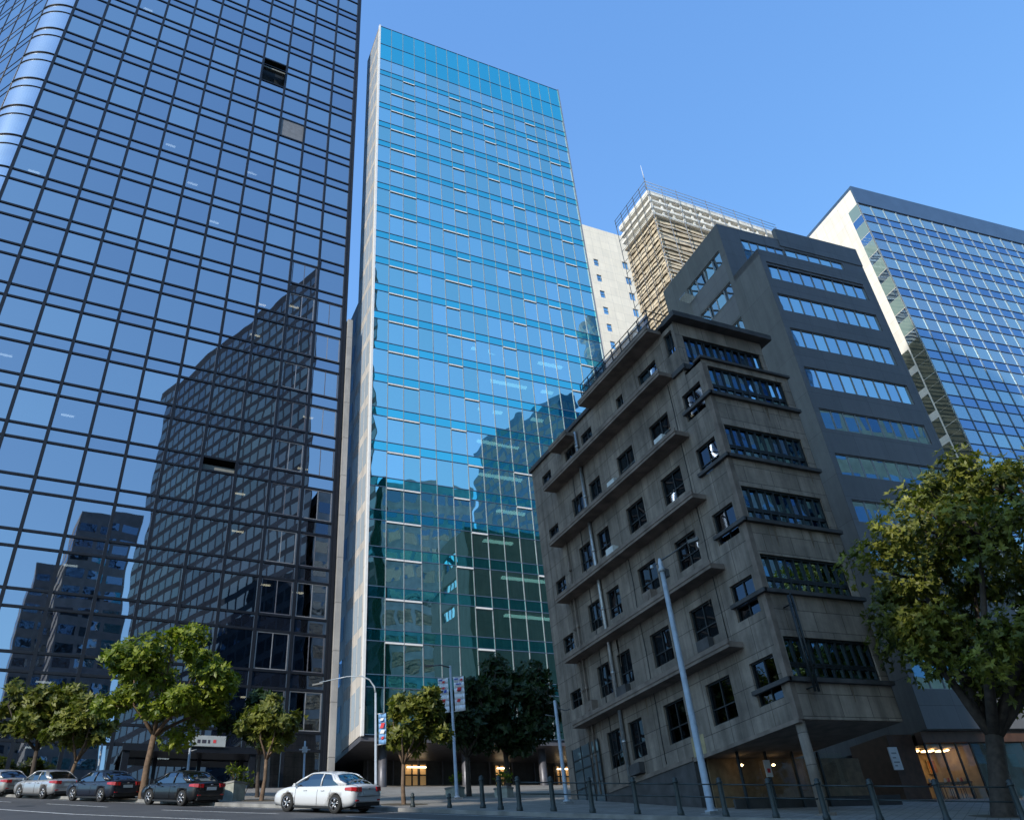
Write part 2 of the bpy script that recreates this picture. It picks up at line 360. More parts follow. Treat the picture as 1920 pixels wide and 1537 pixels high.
def paving(name, c, bw, bh, rough=0.8):
    t = NT(name); tc = t.node("ShaderNodeTexCoord")
    mp = t.node("ShaderNodeMapping"); mp.inputs["Rotation"].default_value = (0, 0, R_(-35)); t.link(tc.outputs["Object"], mp.inputs["Vector"])
    br = t.node("ShaderNodeTexBrick"); br.inputs["Scale"].default_value = 1; br.inputs["Brick Width"].default_value = bw; br.inputs["Row Height"].default_value = bh
    br.inputs["Mortar Size"].default_value = 0.012
    br.inputs["Color1"].default_value = c4(tuple(x * .85 for x in c)); br.inputs["Color2"].default_value = c4(tuple(x * 1.12 for x in c)); br.inputs["Mortar"].default_value = c4(tuple(x * .5 for x in c))
    t.link(mp.outputs[0], br.inputs["Vector"])
    nz = t.node("ShaderNodeTexNoise", i_Scale=0.6, i_Detail=10.0, i_Roughness=0.7); t.link(tc.outputs["Object"], nz.inputs["Vector"])
    t.link(mul(t, br.outputs[0], ramp(t, nz.outputs[0], [(0.3, (.62, .61, .6)), (0.65, (1, 1, 1))])), t.p.inputs["Base Color"])
    t.p.inputs["Roughness"].default_value = rough
    b = t.node("ShaderNodeBump", i_Strength=0.3, i_Distance=0.01); b.invert = True; t.link(br.outputs["Fac"], b.inputs["Height"]); t.link(b.outputs[0], t.p.inputs["Normal"])
    return t.mat
def asphalt():
    t = NT("asphalt"); tc = t.node("ShaderNodeTexCoord")
    n1 = t.node("ShaderNodeTexNoise", i_Scale=0.35, i_Detail=10.0, i_Roughness=0.7); t.link(tc.outputs["Object"], n1.inputs["Vector"])
    n2 = t.node("ShaderNodeTexNoise", i_Scale=60.0, i_Detail=3.0); t.link(tc.outputs["Object"], n2.inputs["Vector"])
    a = mul(t, ramp(t, n1.outputs[0], [(0.3, (.045, .046, .05)), (0.7, (.085, .085, .088))]), ramp(t, n2.outputs[0], [(0.35, (.75, .75, .75)), (0.65, (1.15, 1.15, 1.15))]))
    t.link(a, t.p.inputs["Base Color"]); t.p.inputs["Roughness"].default_value = 0.7
    b = t.node("ShaderNodeBump", i_Strength=0.35, i_Distance=0.01); t.link(n2.outputs[0], b.inputs["Height"]); t.link(b.outputs[0], t.p.inputs["Normal"])
    return t.mat
M['paving'] = paving("sidewalk_paving", (0.27, 0.255, 0.235), 0.6, 0.3)
M['asphalt'] = asphalt(); M['patch'] = simple("asphalt_patch", (0.038, 0.038, 0.04), 0.8, 0, 0.3, 6.0)
M['ground'] = simple("city_ground", (0.16, 0.155, 0.15), 0.9, 0, 0.3, 0.5)

# ------------------------------------------------------------------ setting: ground, road, sidewalk, kerb
def sheet(name, rows, mat, h):
    """rows: list of lists of (x,y); a strip of quads draped on the slope"""
    b = MB()
    for r0, r1 in zip(rows[:-1], rows[1:]):
        for i in range(len(r0) - 1):
            q = [r0[i], r0[i + 1], r1[i + 1], r1[i]]
            b.face([(x, y, gz(x, y, h)) for x, y in q])
    o = b.build(name, mat); return tag(o, kind='structure')
ys = [-900, -200, -45, -20, 0, 20, 40, 60, 80, 95, 200, 900]; xs = [-900, -200, -60, -30, 0, 30, 60, 90, 120, 200, 900]
sheet("ground", [[(x, y) for x in xs] for y in ys], M['ground'], -0.06)
KERB = [(-42, 126), (-18, 85), (-10, 70), (-3.2, 57), (3.0, 45.8), (6.3, 39.2), (10.7, 33.2), (14.7, 26.5), (18.3, 22.2), (24, 15.5), (30, 9), (45, 2), (90, -4), (160, -8)]
def offs(poly, d):
    out = []
    for i, p in enumerate(poly):
        a = Vector(poly[max(0, i - 1)]); b = Vector(poly[min(len(poly) - 1, i + 1)]); t = (b - a).normalized(); n = Vector((-t.y, t.x))
        out.append((p[0] + n.x * d, p[1] + n.y * d))
    return out
def dense(poly, step=1.5):
    out = []
    for a, b in zip(poly[:-1], poly[1:]):
        n = max(1, int((Vector(b) - Vector(a)).length / step))
        for i in range(n):
            out.append((a[0] + (b[0] - a[0]) * i / n, a[1] + (b[1] - a[1]) * i / n))
    out.append(poly[-1]); return out
K = dense(KERB)
sheet("road", [K, offs(K, -6), offs(K, -12), offs(K, -18)], M['asphalt'], 0.0)
sheet("sidewalk", [offs(K, 40), offs(K, 20), offs(K, 8), offs(K, 0.2)], M['paving'], 0.13)
b = MB(); K2 = offs(K, 0.22)
for i in range(len(K) - 1):
    a, c, d, e = K[i], K[i + 1], K2[i + 1], K2[i]
    b.face([(*a, gz(*a, -.05)), (*c, gz(*c, -.05)), (*c, gz(*c, .135)), (*a, gz(*a, .135))])
    b.face([(*a, gz(*a, .135)), (*c, gz(*c, .135)), (*d, gz(*d, .135)), (*e, gz(*e, .135))])
tag(b.build("kerb", M['stone_kerb']), kind='structure')
def marking(d0, i0, i1, w=0.13):
    o0 = offs(K, -d0); o1 = offs(K, -d0 - w)
    b = MB()
    for i in range(i0, i1):
        q = [o0[i], o0[i + 1], o1[i + 1], o1[i]]
        b.face([(x, y, gz(x, y, 0.004)) for x, y in q])
    tag(b.build("road_marking", M['paint']), kind='structure')
n0 = min(range(len(K)), key=lambda i: (Vector(K[i]) - Vector((6.3, 39.2))).length)
for k in range(-30, 30, 5): marking(3.3, max(0, n0 + k), min(len(K) - 2, n0 + k + 3))
marking(6.9, 2, len(K) - 4, 0.15); marking(0.5, max(0, n0 - 8), n0 + 22, 0.10)

def on_road(name, label, cat, i, d, shape, mat, h=0.003):
    o_ = offs(K, -d)[i]; t = (Vector(K[i + 1]) - Vector(K[i])).normalized(); n = Vector((-t.y, t.x)); b = MB()
    b.face([(o_[0] + t.x * a + n.x * c, o_[1] + t.y * a + n.y * c, gz(o_[0] + t.x * a + n.x * c, o_[1] + t.y * a + n.y * c, h)) for a, c in shape])
    return b.build(name, mat)
circ = [(.36 * math.cos(a * .4488), .36 * math.sin(a * .4488)) for a in range(14)]
tag(on_road("manhole_cover", "", "", n0 + 6, 4.6, circ, M['frame_dark']), "round iron manhole cover in the road before the white car", "manhole cover")
tag(on_road("manhole_cover", "", "", n0 - 4, 5.0, circ, M['frame_dark']), "round iron manhole cover in the road before the black car", "manhole cover")
for i_, d_, w_, l_ in ((n0 + 1, 2.2, .7, 2.6), (n0 + 9, 4.0, 1.2, 1.6), (n0 - 9, 4.2, .8, 4.0)):
    tag(on_road("road_patch", "", "", i_, d_, [(-l_, -w_), (l_, -w_ * .8), (l_ * .9, w_), (-l_ * 1.05, w_ * .9)], M['patch'], .002), kind='structure')

# ------------------------------------------------------------------ curtain wall helper
PANES_MAX = 100
def place_panes(parent, mats, panes, nm="glass_pane", nstuff="glass_panes"):
    """panes: (corners, material index, local) ; the 100 largest in the photo become parts, the rest one stuff part"""
    mw = Matrix.Translation(parent.location) @ parent.rotation_euler.to_matrix().to_4x4() @ Matrix.Scale(parent.scale[0], 4)
    panes = [(parea([mw @ Vector(q) for q in p[0]]), p) for p in panes]
    order = sorted(range(len(panes)), key=lambda i: -panes[i][0])
    big = set(order[:PANES_MAX]); rest = MB()
    for i, (a, (q, mi)) in enumerate(panes):
        if i in big and a > 0:
            b = MB(); b.face(q, 0, r3()); b.build(nm, mats[mi], parent)
        else: rest.face(q, mi, r3())
    if rest.f:
        o = rest.build(nstuff, mats, parent); o["kind"] = "stuff"

# ------------------------------------------------------------------ dark glass tower
DK = thing("dark_glass_tower", "dark blue mirror-glass office tower with black grid of mullions and rounded corner, far left", "office tower", far(12.1, 46.9, 1.4), 3.0, None, 1.4, 1.15)
ZT = [31.9 + 3.17 * k for k in range(-7, 23)]
US = [0.55 - 2.085 * k for k in range(12)]
UL = US[-1]; UR = 0.8
panes = []; ztop = ZT[-1]
OPENC = {(11, 2): 'open'}
for i in range(len(ZT) - 1):
    lo, hi = ZT[i], ZT[i + 1] - 0.92
    for k in range(11):
        u1, u0 = US[k] - 0.07, US[k + 1] + 0.07
        if i == 18 and k == 3: continue            # the opened window
        panes.append(([(u0, 0, lo), (u1, 0, lo), (u1, 0, hi), (u0, 0, hi)], 0))
        if i == 5 and k == 3: continue     # missing spandrel pane
        panes.append(([(u0, 0, hi), (u1, 0, hi), (u1, 0, ZT[i + 1]), (u0, 0, ZT[i + 1])], 1))
place_panes(DK, [M['dark_glass'], M['dark_spandrel']], panes)
zb = 8.0
for u in US:
    b = MB(); b.box(u - 0.09, u + 0.09, -0.10, 0.05, zb, ztop); b.build("mullion", M['dark_metal'], DK)
b = MB(); b.box(US[0] + 0.09, UR, -0.18, 0.35, zb, ztop); b.box(US[0] + 0.4, UR, 0.35, 14, zb, ztop); b.build("corner_pier", M['dark_metal'], DK)
for i, z in enumerate(ZT):
    for zz in (z, z - 0.92):
        b = MB()
        for k in range(11): b.box(US[k + 1] + 0.092, US[k] - 0.092, -0.07, 0.04, zz - 0.065, zz + 0.065)
        b.build("transom", M['dark_metal'], DK)
# rounded corner and left face
RR = 2.3; cx, cy = UL - 0.1, RR; A0, A1 = -90.0, -90.0 - 58.0
b = MB(); N = 14
for j in range(len(ZT) - 1):
    for i in range(N):
        a, c = R_(A0 + (A1 - A0) * i / N), R_(A0 + (A1 - A0) * (i + 1) / N)
        p, q = (cx + RR * math.cos(a), cy + RR * math.sin(a)), (cx + RR * math.cos(c), cy + RR * math.sin(c))
        b.face([(*q, ZT[j]), (*p, ZT[j]), (*p, ZT[j + 1]), (*q, ZT[j + 1])], smooth=True)
b.build("curved_corner", M['corner_metal'], DK)
for j, z in enumerate(ZT):
    for zz, rr in ((z, 0.06), (z - 0.92, 0.035)):
        b = MB(); b.tube([(cx + (RR + .03) * math.cos(R_(A0 + (A1 - A0) * i / N)), cy + (RR + .03) * math.sin(R_(A0 + (A1 - A0) * i / N)), zz) for i in range(N + 1)], rr, 6)
        b.build("corner_ring", M['dark_metal'], DK)
e = Vector((cx + RR * math.cos(R_(A1)), cy + RR * math.sin(R_(A1)), 0)); d2 = Vector((math.cos(R_(122)), math.sin(R_(122)), 0)); n2 = Vector((-d2.y, d2.x, 0))
panes = []
for i in range(10, len(ZT) - 1):
    for k in range(8):
        p, q = e + d2 * (2.085 * k + .1), e + d2 * (2.085 * (k + 1))
        panes.append(([(q.x, q.y, ZT[i]), (p.x, p.y, ZT[i]), (p.x, p.y, ZT[i + 1]), (q.x, q.y, ZT[i + 1])], 0))
pm = PANES_MAX; PANES_MAX = 20
place_panes(DK, [M['dark_glass']], panes, "side_pane", "side_panes"); PANES_MAX = pm
for k in range(9):
    p = e + d2 * (2.085 * k + .05); b = MB(); b.tube([(p.x, p.y, 30), (p.x, p.y, ztop)], 0.05, 6); b.build("mullion", M['dark_metal'], DK)
for i in range(10, len(ZT)):
    for zz in (ZT[i], ZT[i] - .92):
        p, q = e, e + d2 * 16.8; b = MB(); b.tube([(p.x, p.y, zz), (q.x, q.y, zz)], 0.035, 6); b.build("transom", M['dark_metal'], DK)
# interior
for i, z in enumerate(ZT[:-1]):
    b = MB(); b.box(UL + .1, US[0] - .1, 0.3, 9, z - 0.75, z - 0.35); b.build("floor_slab", M['slab'], DK)
b = MB(); b.box(UL, US[0] + .35, 9.05, 9.4, zb, ztop); b.box(UL - .1, UL, 0.4, 9.0, zb, ztop); b.build("core_wall", M['interior'], DK)
b = MB(); b.prism([(UL, 1), (US[0] + .3, 1), (US[0] + .3, 14), (e.x + d2.x * 16.8, e.y + d2.y * 16.8 + .1), (e.x + .2, e.y + .3)], ztop, ztop + .4); b.build("roof", M['dark_metal'], DK)
rl = random.Random(5)
for i in range(0, len(ZT) - 1):
    for k in range(11):
        lowright = (i < 13 and k < 3)
        if rl.random() < (0.30 if lowright else 0.09):
            u = US[k] - 1.0 - rl.random() * .5; y = 1.2 + rl.random() * 2.2
            b = MB(); b.box(u - .45, u + .25, y, y + .16, ZT[i + 1] - .80, ZT[i + 1] - .752); b.build("ceiling_light", M['lamp_on'] if lowright else M['lamp_white'], DK)
        if rl.random() < 0.13 and not (i == 18 and k == 3):
            w = rl.choice([1.9, .95, .95]); u = US[k] - 0.1 - w - (rl.random() * (1.85 - w) if w < 1 else 0)
            hi = ZT[i + 1] - .95; b = MB(); b.box(u, u + w, 0.22, 0.24, hi - rl.choice([2.1, 1.2, .8]), hi); b.build("blind", M['blind'], DK)
# opened window: lifted sash hinged at its head, dark room behind
i, k = 18, 3; u1, u0 = US[k] - .07, US[k + 1] + .07; lo, hi = ZT[i], ZT[i + 1] - .92
b = MB(); b.face([(u0, 0, hi), (u1, 0, hi), (u1, -.75, hi - 1.0), (u0, -.75, hi - 1.0)], 0, r3()); b.build("open_sash", M['dark_glass'], DK)
b = MB(); b.box(u0, u1, .5, .55, lo, hi); b.build("dark_room", M['frame_dark'], DK)
b = MB(); b.box(US[3] + .08, US[2] - .08, -.012, -.004, ZT[16], ZT[17] - .95); b.build("grey_board", simple("grey_board", (.16, .165, .18), .6), DK)
# inner window frames low on the two right bays
for i in range(1, 12):
    for k in (0, 1):
        if k == 0 and i > 10: continue
        u1, u0 = US[k] - .14, US[k + 1] + .14; lo, hi = ZT[i] + .08, ZT[i + 1] - 1.0; y0, y1 = -.03, -.008; w = .05
        b = MB(); b.box(u0, u1, y0, y1, lo, lo + w); b.box(u0, u1, y0, y1, hi - w, hi); b.box(u0, u0 + w, y0, y1, lo + w, hi - w); b.box(u1 - w, u1, y0, y1, lo + w, hi - w)
        mid = (u0 + u1) / 2; b.box(mid - .02, mid + .02, y0, y1, lo + w, hi - w); b.build("window_frame", M['alu'] if (i + k) % 2 else M['alu_dark'], DK)
# street level: canopy, piers, entrance glass
b = MB(); b.box(-9.5, -3.0, -1.6, -.2, 11.35, 11.6); b.build("canopy", M['dark_metal'], DK)
for u in (-9.3, -3.4):
    b = MB(); b.box(u - .15, u + .15, -1.5, -1.2, 8.6, 11.35); b.build("pier", M['dark_metal'], DK)
SG = thing("shop_sign", "long white signboard with small red and dark lettering on dark tower canopy", "sign", far(12.1, 46.9, 1.4), 3.0, None, 1.4, 1.15)
b = MB(); b.box(-6.6, -4.85, -1.72, -1.62, 11.62, 12.12); b.build("sign_board", simple("dull_sign_board", (.34, .37, .38), .6, 0, .08), SG)
b = MB()
for x, w in ((-6.2, .14), (-5.98, .2), (-5.7, .1)): b.box(x, x + w, -1.73, -1.721, 11.76, 11.92)
b.build("sign_text", M['ink_dark'], SG)
b = MB(); b.box(-5.45, -5.31, -1.73, -1.721, 11.78, 11.93); b.build("sign_emblem", M['ink_red'], SG)

# ------------------------------------------------------------------ blue glass tower
BL = thing("blue_glass_tower", "tall cyan mirror-glass office tower with flat roof, tallest in the middle", "office tower", far(15.9, 50.0, 1.25), -1.0, None, 1.25, 1.2)
W = 21.8; NC = 17; cw = W / NC; Z0 = 13.6; FB = [16.4, 19.3, 22.2, 25.06, 27.85, 30.5, 33.5, 36.55, 39.7, 42.87, 46.0, 49.08, 52.2, 55.3, 58.5, 61.64, 64.6, 67.7, 70.6, 73.55, 76.3, 79.0]   # spandrel bottoms
ZTOP = 87.6
panes = []; zs_v = []
for k in range(NC):
    u0, u1 = cw * k + .025, cw * (k + 1) - .025
    panes.append(([(u0, 0, Z0), (u1, 0, Z0), (u1, 0, FB[0]), (u0, 0, FB[0])], 0))
    for i, z in enumerate(FB):
        nz_ = FB[i + 1] if i + 1 < len(FB) else 81.9 - 0
        panes.append(([(u0, 0, z), (u1, 0, z), (u1, 0, z + .78), (u0, 0, z + .78)], 1))
        if i + 1 < len(FB): panes.append(([(u0, 0, z + .78), (u1, 0, z + .78), (u1, 0, nz_), (u0, 0, nz_)], 0))
    for a, c in ((FB[-1] + .78, 81.7), (81.7, 84.4), (84.4, ZTOP)):
        panes.append(([(u0, 0, a), (u1, 0, a), (u1, 0, c), (u0, 0, c)], 0 if a < 81 else 1))
place_panes(BL, [M['blue_glass'], M['blue_spandrel']], panes)
for k in range(1, NC):
    b = MB(); b.box(cw * k - .022, cw * k + .022, -.05, .03, Z0, ZTOP); b.build("mullion", M['alu'], BL)
for z in [Z0] + sorted(FB + [z + .78 for z in FB]) + [81.7, 84.4, ZTOP]:
    b = MB(); b.box(0.05, W - .05, -.035, .03, z - .028, z + .028); b.build("transom", M['blue_frame'], BL)
for x0, x1 in ((-.12, .04), (W - .04, W + .1)):
    b = MB(); b.box(x0, x1, -.1, .2, Z0 - .1, ZTOP + .1); b.build("corner_post", M['sign_white'] if x0 < 0 else M['alu'], BL)
rl = random.Random(11)
for i, z in enumerate(FB[1:]):                       # pale head flaps left ajar under the spandrels
    cols = [1, 2] if i < 20 else [2]
    cols = cols + [rl.choice([5, 6])] + ([6] if i % 2 else []) + rl.sample([9, 10, 11, 13, 14, 15], 2 if i > 3 else 1)
    for k in sorted(set(cols)):
        u0, u1 = cw * k + .03, cw * (k + 1) - .03
        b = MB(); b.box(u0, u1, -.09, -.036, z - .155, z - .04)
        b.build("vent_flap", M['sign_white'], BL)
for z in FB:
    b = MB(); b.box(.2, W - .2, .3, 4.0, z + .05, z + .55); b.build("floor_slab", M['slab'], BL)
b = MB(); b.box(0.15, W - .2, 4.05, 4.3, Z0, ZTOP - 1); b.build("core_wall", M['interior_mid'], BL)
for i, z in enumerate(FB[1:11]):
    for k0, n_ in ((rl.choice([7, 8]), rl.choice([2, 3])), (rl.choice([11, 12]), rl.choice([1, 2]))):
        if rl.random() < .75:
            b = MB(); b.box(cw * k0 + .1, cw * (k0 + n_) - .1, .9, 1.25, z - .06, z + .04); b.build("ceiling_light", M['lamp_white'], BL)
for i, z in enumerate(FB[:9]):                         # desks, cupboards and pillars seen behind the lower storeys
    for k in range(NC):
        if rl.random() < .55:
            h = rl.choice([.7, .9, 1.1, 1.6]); b = MB(); b.box(cw * k + rl.uniform(.02, .3), cw * (k + 1) - rl.uniform(.02, .3), 1.0 + rl.random(), 2.3, z + .56, z + .56 + h)
            b.build("furniture", rl.choice([M['interior'], M['interior_mid'], M['shop_dark'], M['blind']]), BL)
for i, z in enumerate(FB[:-1]):
    for k in range(NC):
        if rl.random() < .22:
            b = MB(); b.box(cw * k + .05, cw * (k + 1) - .05, .2, .22, FB[i + 1] - rl.choice([.5, .9, 1.6]), FB[i + 1]); b.build("blind", M['blind'], BL)
# side wall with pale panels and small dark slots, roof, overhanging underside
D1 = 4.6
b = MB(); b.box(-.1, .1, .21, D1, Z0, ZTOP); b.box(.11, W, D1 - .2, D1, Z0, ZTOP); b.box(W - .1, W + .08, .21, D1 - .25, Z0, ZTOP); b.build("side_wall", M['pale_panel'], BL)
b = MB(); b.box(-.1, W + .05, .05, D1, ZTOP - .3, ZTOP - .05); b.build("roof", M['alu_dark'], BL)
rl = random.Random(3)
for j in range(24):
    z = 14.3 + 3.05 * j
    for y in (.55, 1.6, 2.65, 3.55):
        h = rl.choice([2.3, 2.45, 2.2])
        b = MB(); b.face([(-.104, y + .88, z), (-.104, y, z), (-.104, y, z + h), (-.104, y + .88, z + h)], 0, r3()); b.build("side_window", M['side_pane'], BL)
b = MB(); b.box(-.1, W, .1, 11.9, Z0 - .35, Z0 - .06); b.build("soffit", M['alu_dark'], BL)
for u in (1.6, 7.0, 12.4, 17.8):
    b = MB(); b.tube([(u, 1.2, 9.3), (u, 1.2, Z0 - .3)], .26, 16); b.build("column", M['alu_dark'], BL)
b = MB(); b.box(1.5, W, 5.0, 5.1, 9.5, Z0 - .3); b.build("lobby_wall", M['interior'], BL)
for u, w in ((4.2, 1.5), (10.6, 1.1), (15.2, 1.2)):
    b = MB(); b.box(u, u + w, 4.93, 4.99, 10.75, 13.0); b.build("lit_doorway", emit("lit_doorway_glow", (1.0, .58, .24), .13), BL)
    b = MB()
    for k in range(4): b.box(u - .04 + k * w / 3, u + .04 + k * w / 3, 4.8, 4.9, 10.6, 13.05)
    b.box(u + .05, u + w - .05, 4.82, 4.88, 12.3, 12.38); b.build("doorway_frame", M['frame_dark'], BL)
    b = MB(); b.box(u + .1, u + w - .1, 4.6, 4.7, 12.75, 12.82); b.build("doorway_light", M['lamp_on'], BL)
for k in range(12):
    b = MB(); b.box(1.7 + k * 1.7, 1.78 + k * 1.7, 4.85, 4.95, 9.6, Z0 - .3); b.build("lobby_mullion", M['alu_dark'], BL)

# brown stone annex behind the blue tower and white slab building
BR = thing("stone_annex", "dark brown polished stone annex against the shaded side of the blue glass tower", "building", far(15.9, 50.0, 1.25), -1.0, None, 1.25, 1.2)
b = MB(); b.box(-.06, 14, 4.65, 9.9, Z0 - .05, 51.5); b.box(3, 14, 5.2, 9.5, 9, Z0 - .06); b.build("wall", M['brown_stone'], BR)
for j in range(12):
    for y in (5.3, 7.0, 8.6):
        z = 15 + 3.05 * j; b = MB(); b.face([(-.07, y + .8, z), (-.07, y, z), (-.07, y, z + 1.7), (-.07, y + .8, z + 1.7)], 0, r3()); b.build("window", M['old_glass'], BR)
WS = thing("slab_building", "narrow pale grey wall strip standing in the gap between dark tower and blue tower", "building", far(12.1, 46.9, 1.4), 3.0, None, 1.4, 1.15)
b = MB(); b.box(.86, 1.22, -.35, 6, 8, 42.3); b.build("wall", M['slab_grey'], WS)

# ------------------------------------------------------------------ wall with openings
def facade(b, o, u, n, u0, u1, z0, z1, ops, reveal=0.22, mi=0, mir=None):
    """wall sheet in the plane through o along u, outward n; ops: (ua,ub,za,zb) openings with reveals"""
    o, u, n = Vector(o), Vector(u), Vector(n); Z = Vector((0, 0, 1)); mir = mi if mir is None else mir
    us = sorted(set([u0, u1] + [x for q in ops for x in q[:2]])); zs = sorted(set([z0, z1] + [x for q in ops for x in q[2:4]]))
    flip = u.cross(Z).dot(n) < 0
    def P(a, z, d=0): return o + u * a + Z * z - n * d
    def put(q, m_): b.face(q[::-1] if flip else q, m_)
    for i in range(len(us) - 1):
        for j in range(len(zs) - 1):
            a, c, e_, f = us[i], us[i + 1], zs[j], zs[j + 1]; mu, mz = (a + c) / 2, (e_ + f) / 2
            if any(q[0] < mu < q[1] and q[2] < mz < q[3] for q in ops): continue
            put([P(a, e_), P(c, e_), P(c, f), P(a, f)], mi)
    for a, c, e_, f in [q[:4] for q in ops]:
        put([P(a, e_), P(a, e_, reveal), P(c, e_, reveal), P(c, e_)][::-1], mir); put([P(a, f), P(c, f), P(c, f, reveal), P(a, f, reveal)][::-1], mir)
        put([P(a, e_), P(a, f), P(a, f, reveal), P(a, e_, reveal)][::-1], mir); put([P(c, e_), P(c, e_, reveal), P(c, f, reveal), P(c, f)][::-1], mir)

def window(parent, o, u, n, ua, ub, za, zb, nv, rails, mats, dep=0.16, fw=0.05, name="window", ajar=0.0, bar=0.04):
    """framed window as a part; the glass of all its lights is one sub-part, the room behind another"""
    o, u, n = Vector(o), Vector(u), Vector(n); Z = Vector((0, 0, 1)); fm, gm = mats[0], mats[1]
    def P(a, z, d): return o + u * a + Z * z - n * d
    f = MB()
    def bar_(a0, a1, z0, z1, d0=dep - .06, d1=dep + .03): f.obox(P(a0, z0, d1), u, Z, n, a1 - a0, z1 - z0, d1 - d0)
    bar_(ua, ub, za, za + fw); bar_(ua, ub, zb - fw, zb); bar_(ua, ua + fw, za + fw, zb - fw); bar_(ub - fw, ub, za + fw, zb - fw)
    cuts = [ua + (ub - ua) * k / nv for k in range(nv + 1)]
    for c in cuts[1:-1]: bar_(c - bar / 2, c + bar / 2, za + fw, zb - fw, dep - .05, dep + .025)
    for r in rails: bar_(ua + fw, ub - fw, za + (zb - za) * r - bar / 2, za + (zb - za) * r + bar / 2, dep - .045, dep + .02)
    w = f.build(name, fm, parent)
    g = MB(); rr = [0] + list(rails) + [1]; flip = u.cross(Z).dot(n) < 0
    for k in range(nv):
        for a, c in zip(rr[:-1], rr[1:]):
            t_ = random.uniform(.3, 1.0) * ajar * (c - a) * (zb - za)
            q = [P(cuts[k], za + (zb - za) * a, dep), P(cuts[k + 1], za + (zb - za) * a, dep), P(cuts[k + 1], za + (zb - za) * c, dep + t_), P(cuts[k], za + (zb - za) * c, dep + t_)]
            g.face(q[::-1] if flip else q, 0, r3())
    g.build("window_glass", gm, w)
    if len(mats) > 2:
        i_ = MB(); i_.obox(P(ua - .1, za - .1, 1.6), u, Z, n, ub - ua + .2, zb - za + .2, .05); i_.build("room_wall", mats[2], w)
    return w

# ------------------------------------------------------------------ weathered stone building (corner at the street)
CX, CY = 21.55, 21.57; CW, CD = 4.9, 15.7
SB = thing("weathered_stone_building", "grimy six storey stone building with projecting ledges and a dark ribbon-window front", "building", (CX, CY, 0), 0)
ux, uy, nX, nY = (1, 0, 0), (0, 1, 0), (-1, 0, 0), (0, -1, 0)
rows = [(23.30, 24.55), (20.25, 21.60), (17.50, 18.80), (14.42, 15.75), (11.30, 12.72), (8.22, 9.75)]
cols_ = [(.42, 1.72), (2.9, 4.38), (5.88, 7.3), (8.95, 10.05), (10.75, 11.85)]
opsL = []; meta = []
for ri, (z0, z1) in enumerate(rows):
    for ci, (a, c) in enumerate(cols_):
        if ri == 0:
            if ci == 0: continue
            if ci == 2: a, c = 5.85, 6.45
        opsL.append((a, c, z0, z1)); meta.append((ri, ci))
for ri in range(6):
    opsL.append((13.55, 14.6, 23.7 - 3.05 * ri - (.3 if ri else 0) + (0.3 if ri > 3 else 0), 24.5 - 3.05 * ri - (.3 if ri else 0) + (0.3 if ri > 3 else 0))); meta.append((ri, 5))
SOFF = 7.4
opsF = [(.28, 4.5, z0, z1) for z0, z1 in ((20.75, 22.2), (17.7, 19.18), (14.85, 16.3), (12.0, 13.4), (8.8, 10.25))]
opsTop = [q for q in opsL if q[2] > 23.0]; opsLow = [q for q in opsL if q[2] < 23.0]
SET = 1.15; ZS = 22.5
topwin = (1.36, 1.95, 23.95, 25.15)
b = MB()
facade(b, (0, 0, 0), uy, nX, 0, CD, SOFF, ZS, opsLow, .2)
facade(b, (0, 0, 0), uy, nX, SET, CD, ZS, 25.4, opsTop + [topwin], .2)
b.box(CW - .02, CW, 0, CD, SOFF, ZS); b.box(.02, CW - .02, CD - .02, CD, SOFF, 25.4)
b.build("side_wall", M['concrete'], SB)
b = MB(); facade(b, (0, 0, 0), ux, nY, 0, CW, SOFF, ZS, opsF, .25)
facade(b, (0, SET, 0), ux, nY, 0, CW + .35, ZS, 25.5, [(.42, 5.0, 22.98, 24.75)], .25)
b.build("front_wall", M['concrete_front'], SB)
b = MB(); b.box(0, CW, 0.003, SET - .003, ZS - .12, ZS); b.build("terrace_slab", M['ledge'], SB)
b = MB(); b.box(.25, CW, SET + .4, CD - .1, 25.1, 25.3); b.build("roof_slab", M['ledge'], SB)
b = MB(); b.box(0.05, CW - .05, .05, CD - .05, SOFF - .02, SOFF + .02); b.build("soffit", M['ledge'], SB)
for (a, c, z0, z1), (ri, ci) in zip(opsL, meta):
    sm = ci == 5
    window(SB, (0, 0, 0), uy, nX, a, c, z0, z1, 2 if not sm else 2, [.38] if not sm else [.5], (M['frame_dark'], M['side_glass'] if ri > 0 else M['old_glass'], M['interior']))
window(SB, (0, 0, 0), uy, nX, *topwin, 2, [.35], (M['frame_dark'], M['old_glass'], M['interior']))
for q in opsF:
    w = window(SB, (0, 0, 0), ux, nY, *q, 10, [.30, .36], (M['frame_dark'], M['rib_glass'], M['interior']), dep=.13, fw=.08, bar=.07, ajar=.05)
window(SB, (0, SET, 0), ux, nY, .42, 5.0, 22.98, 24.75, 11, [.28, .34], (M['frame_dark'], M['rib_glass'], M['interior']), dep=.13, fw=.08, bar=.07, ajar=.05)
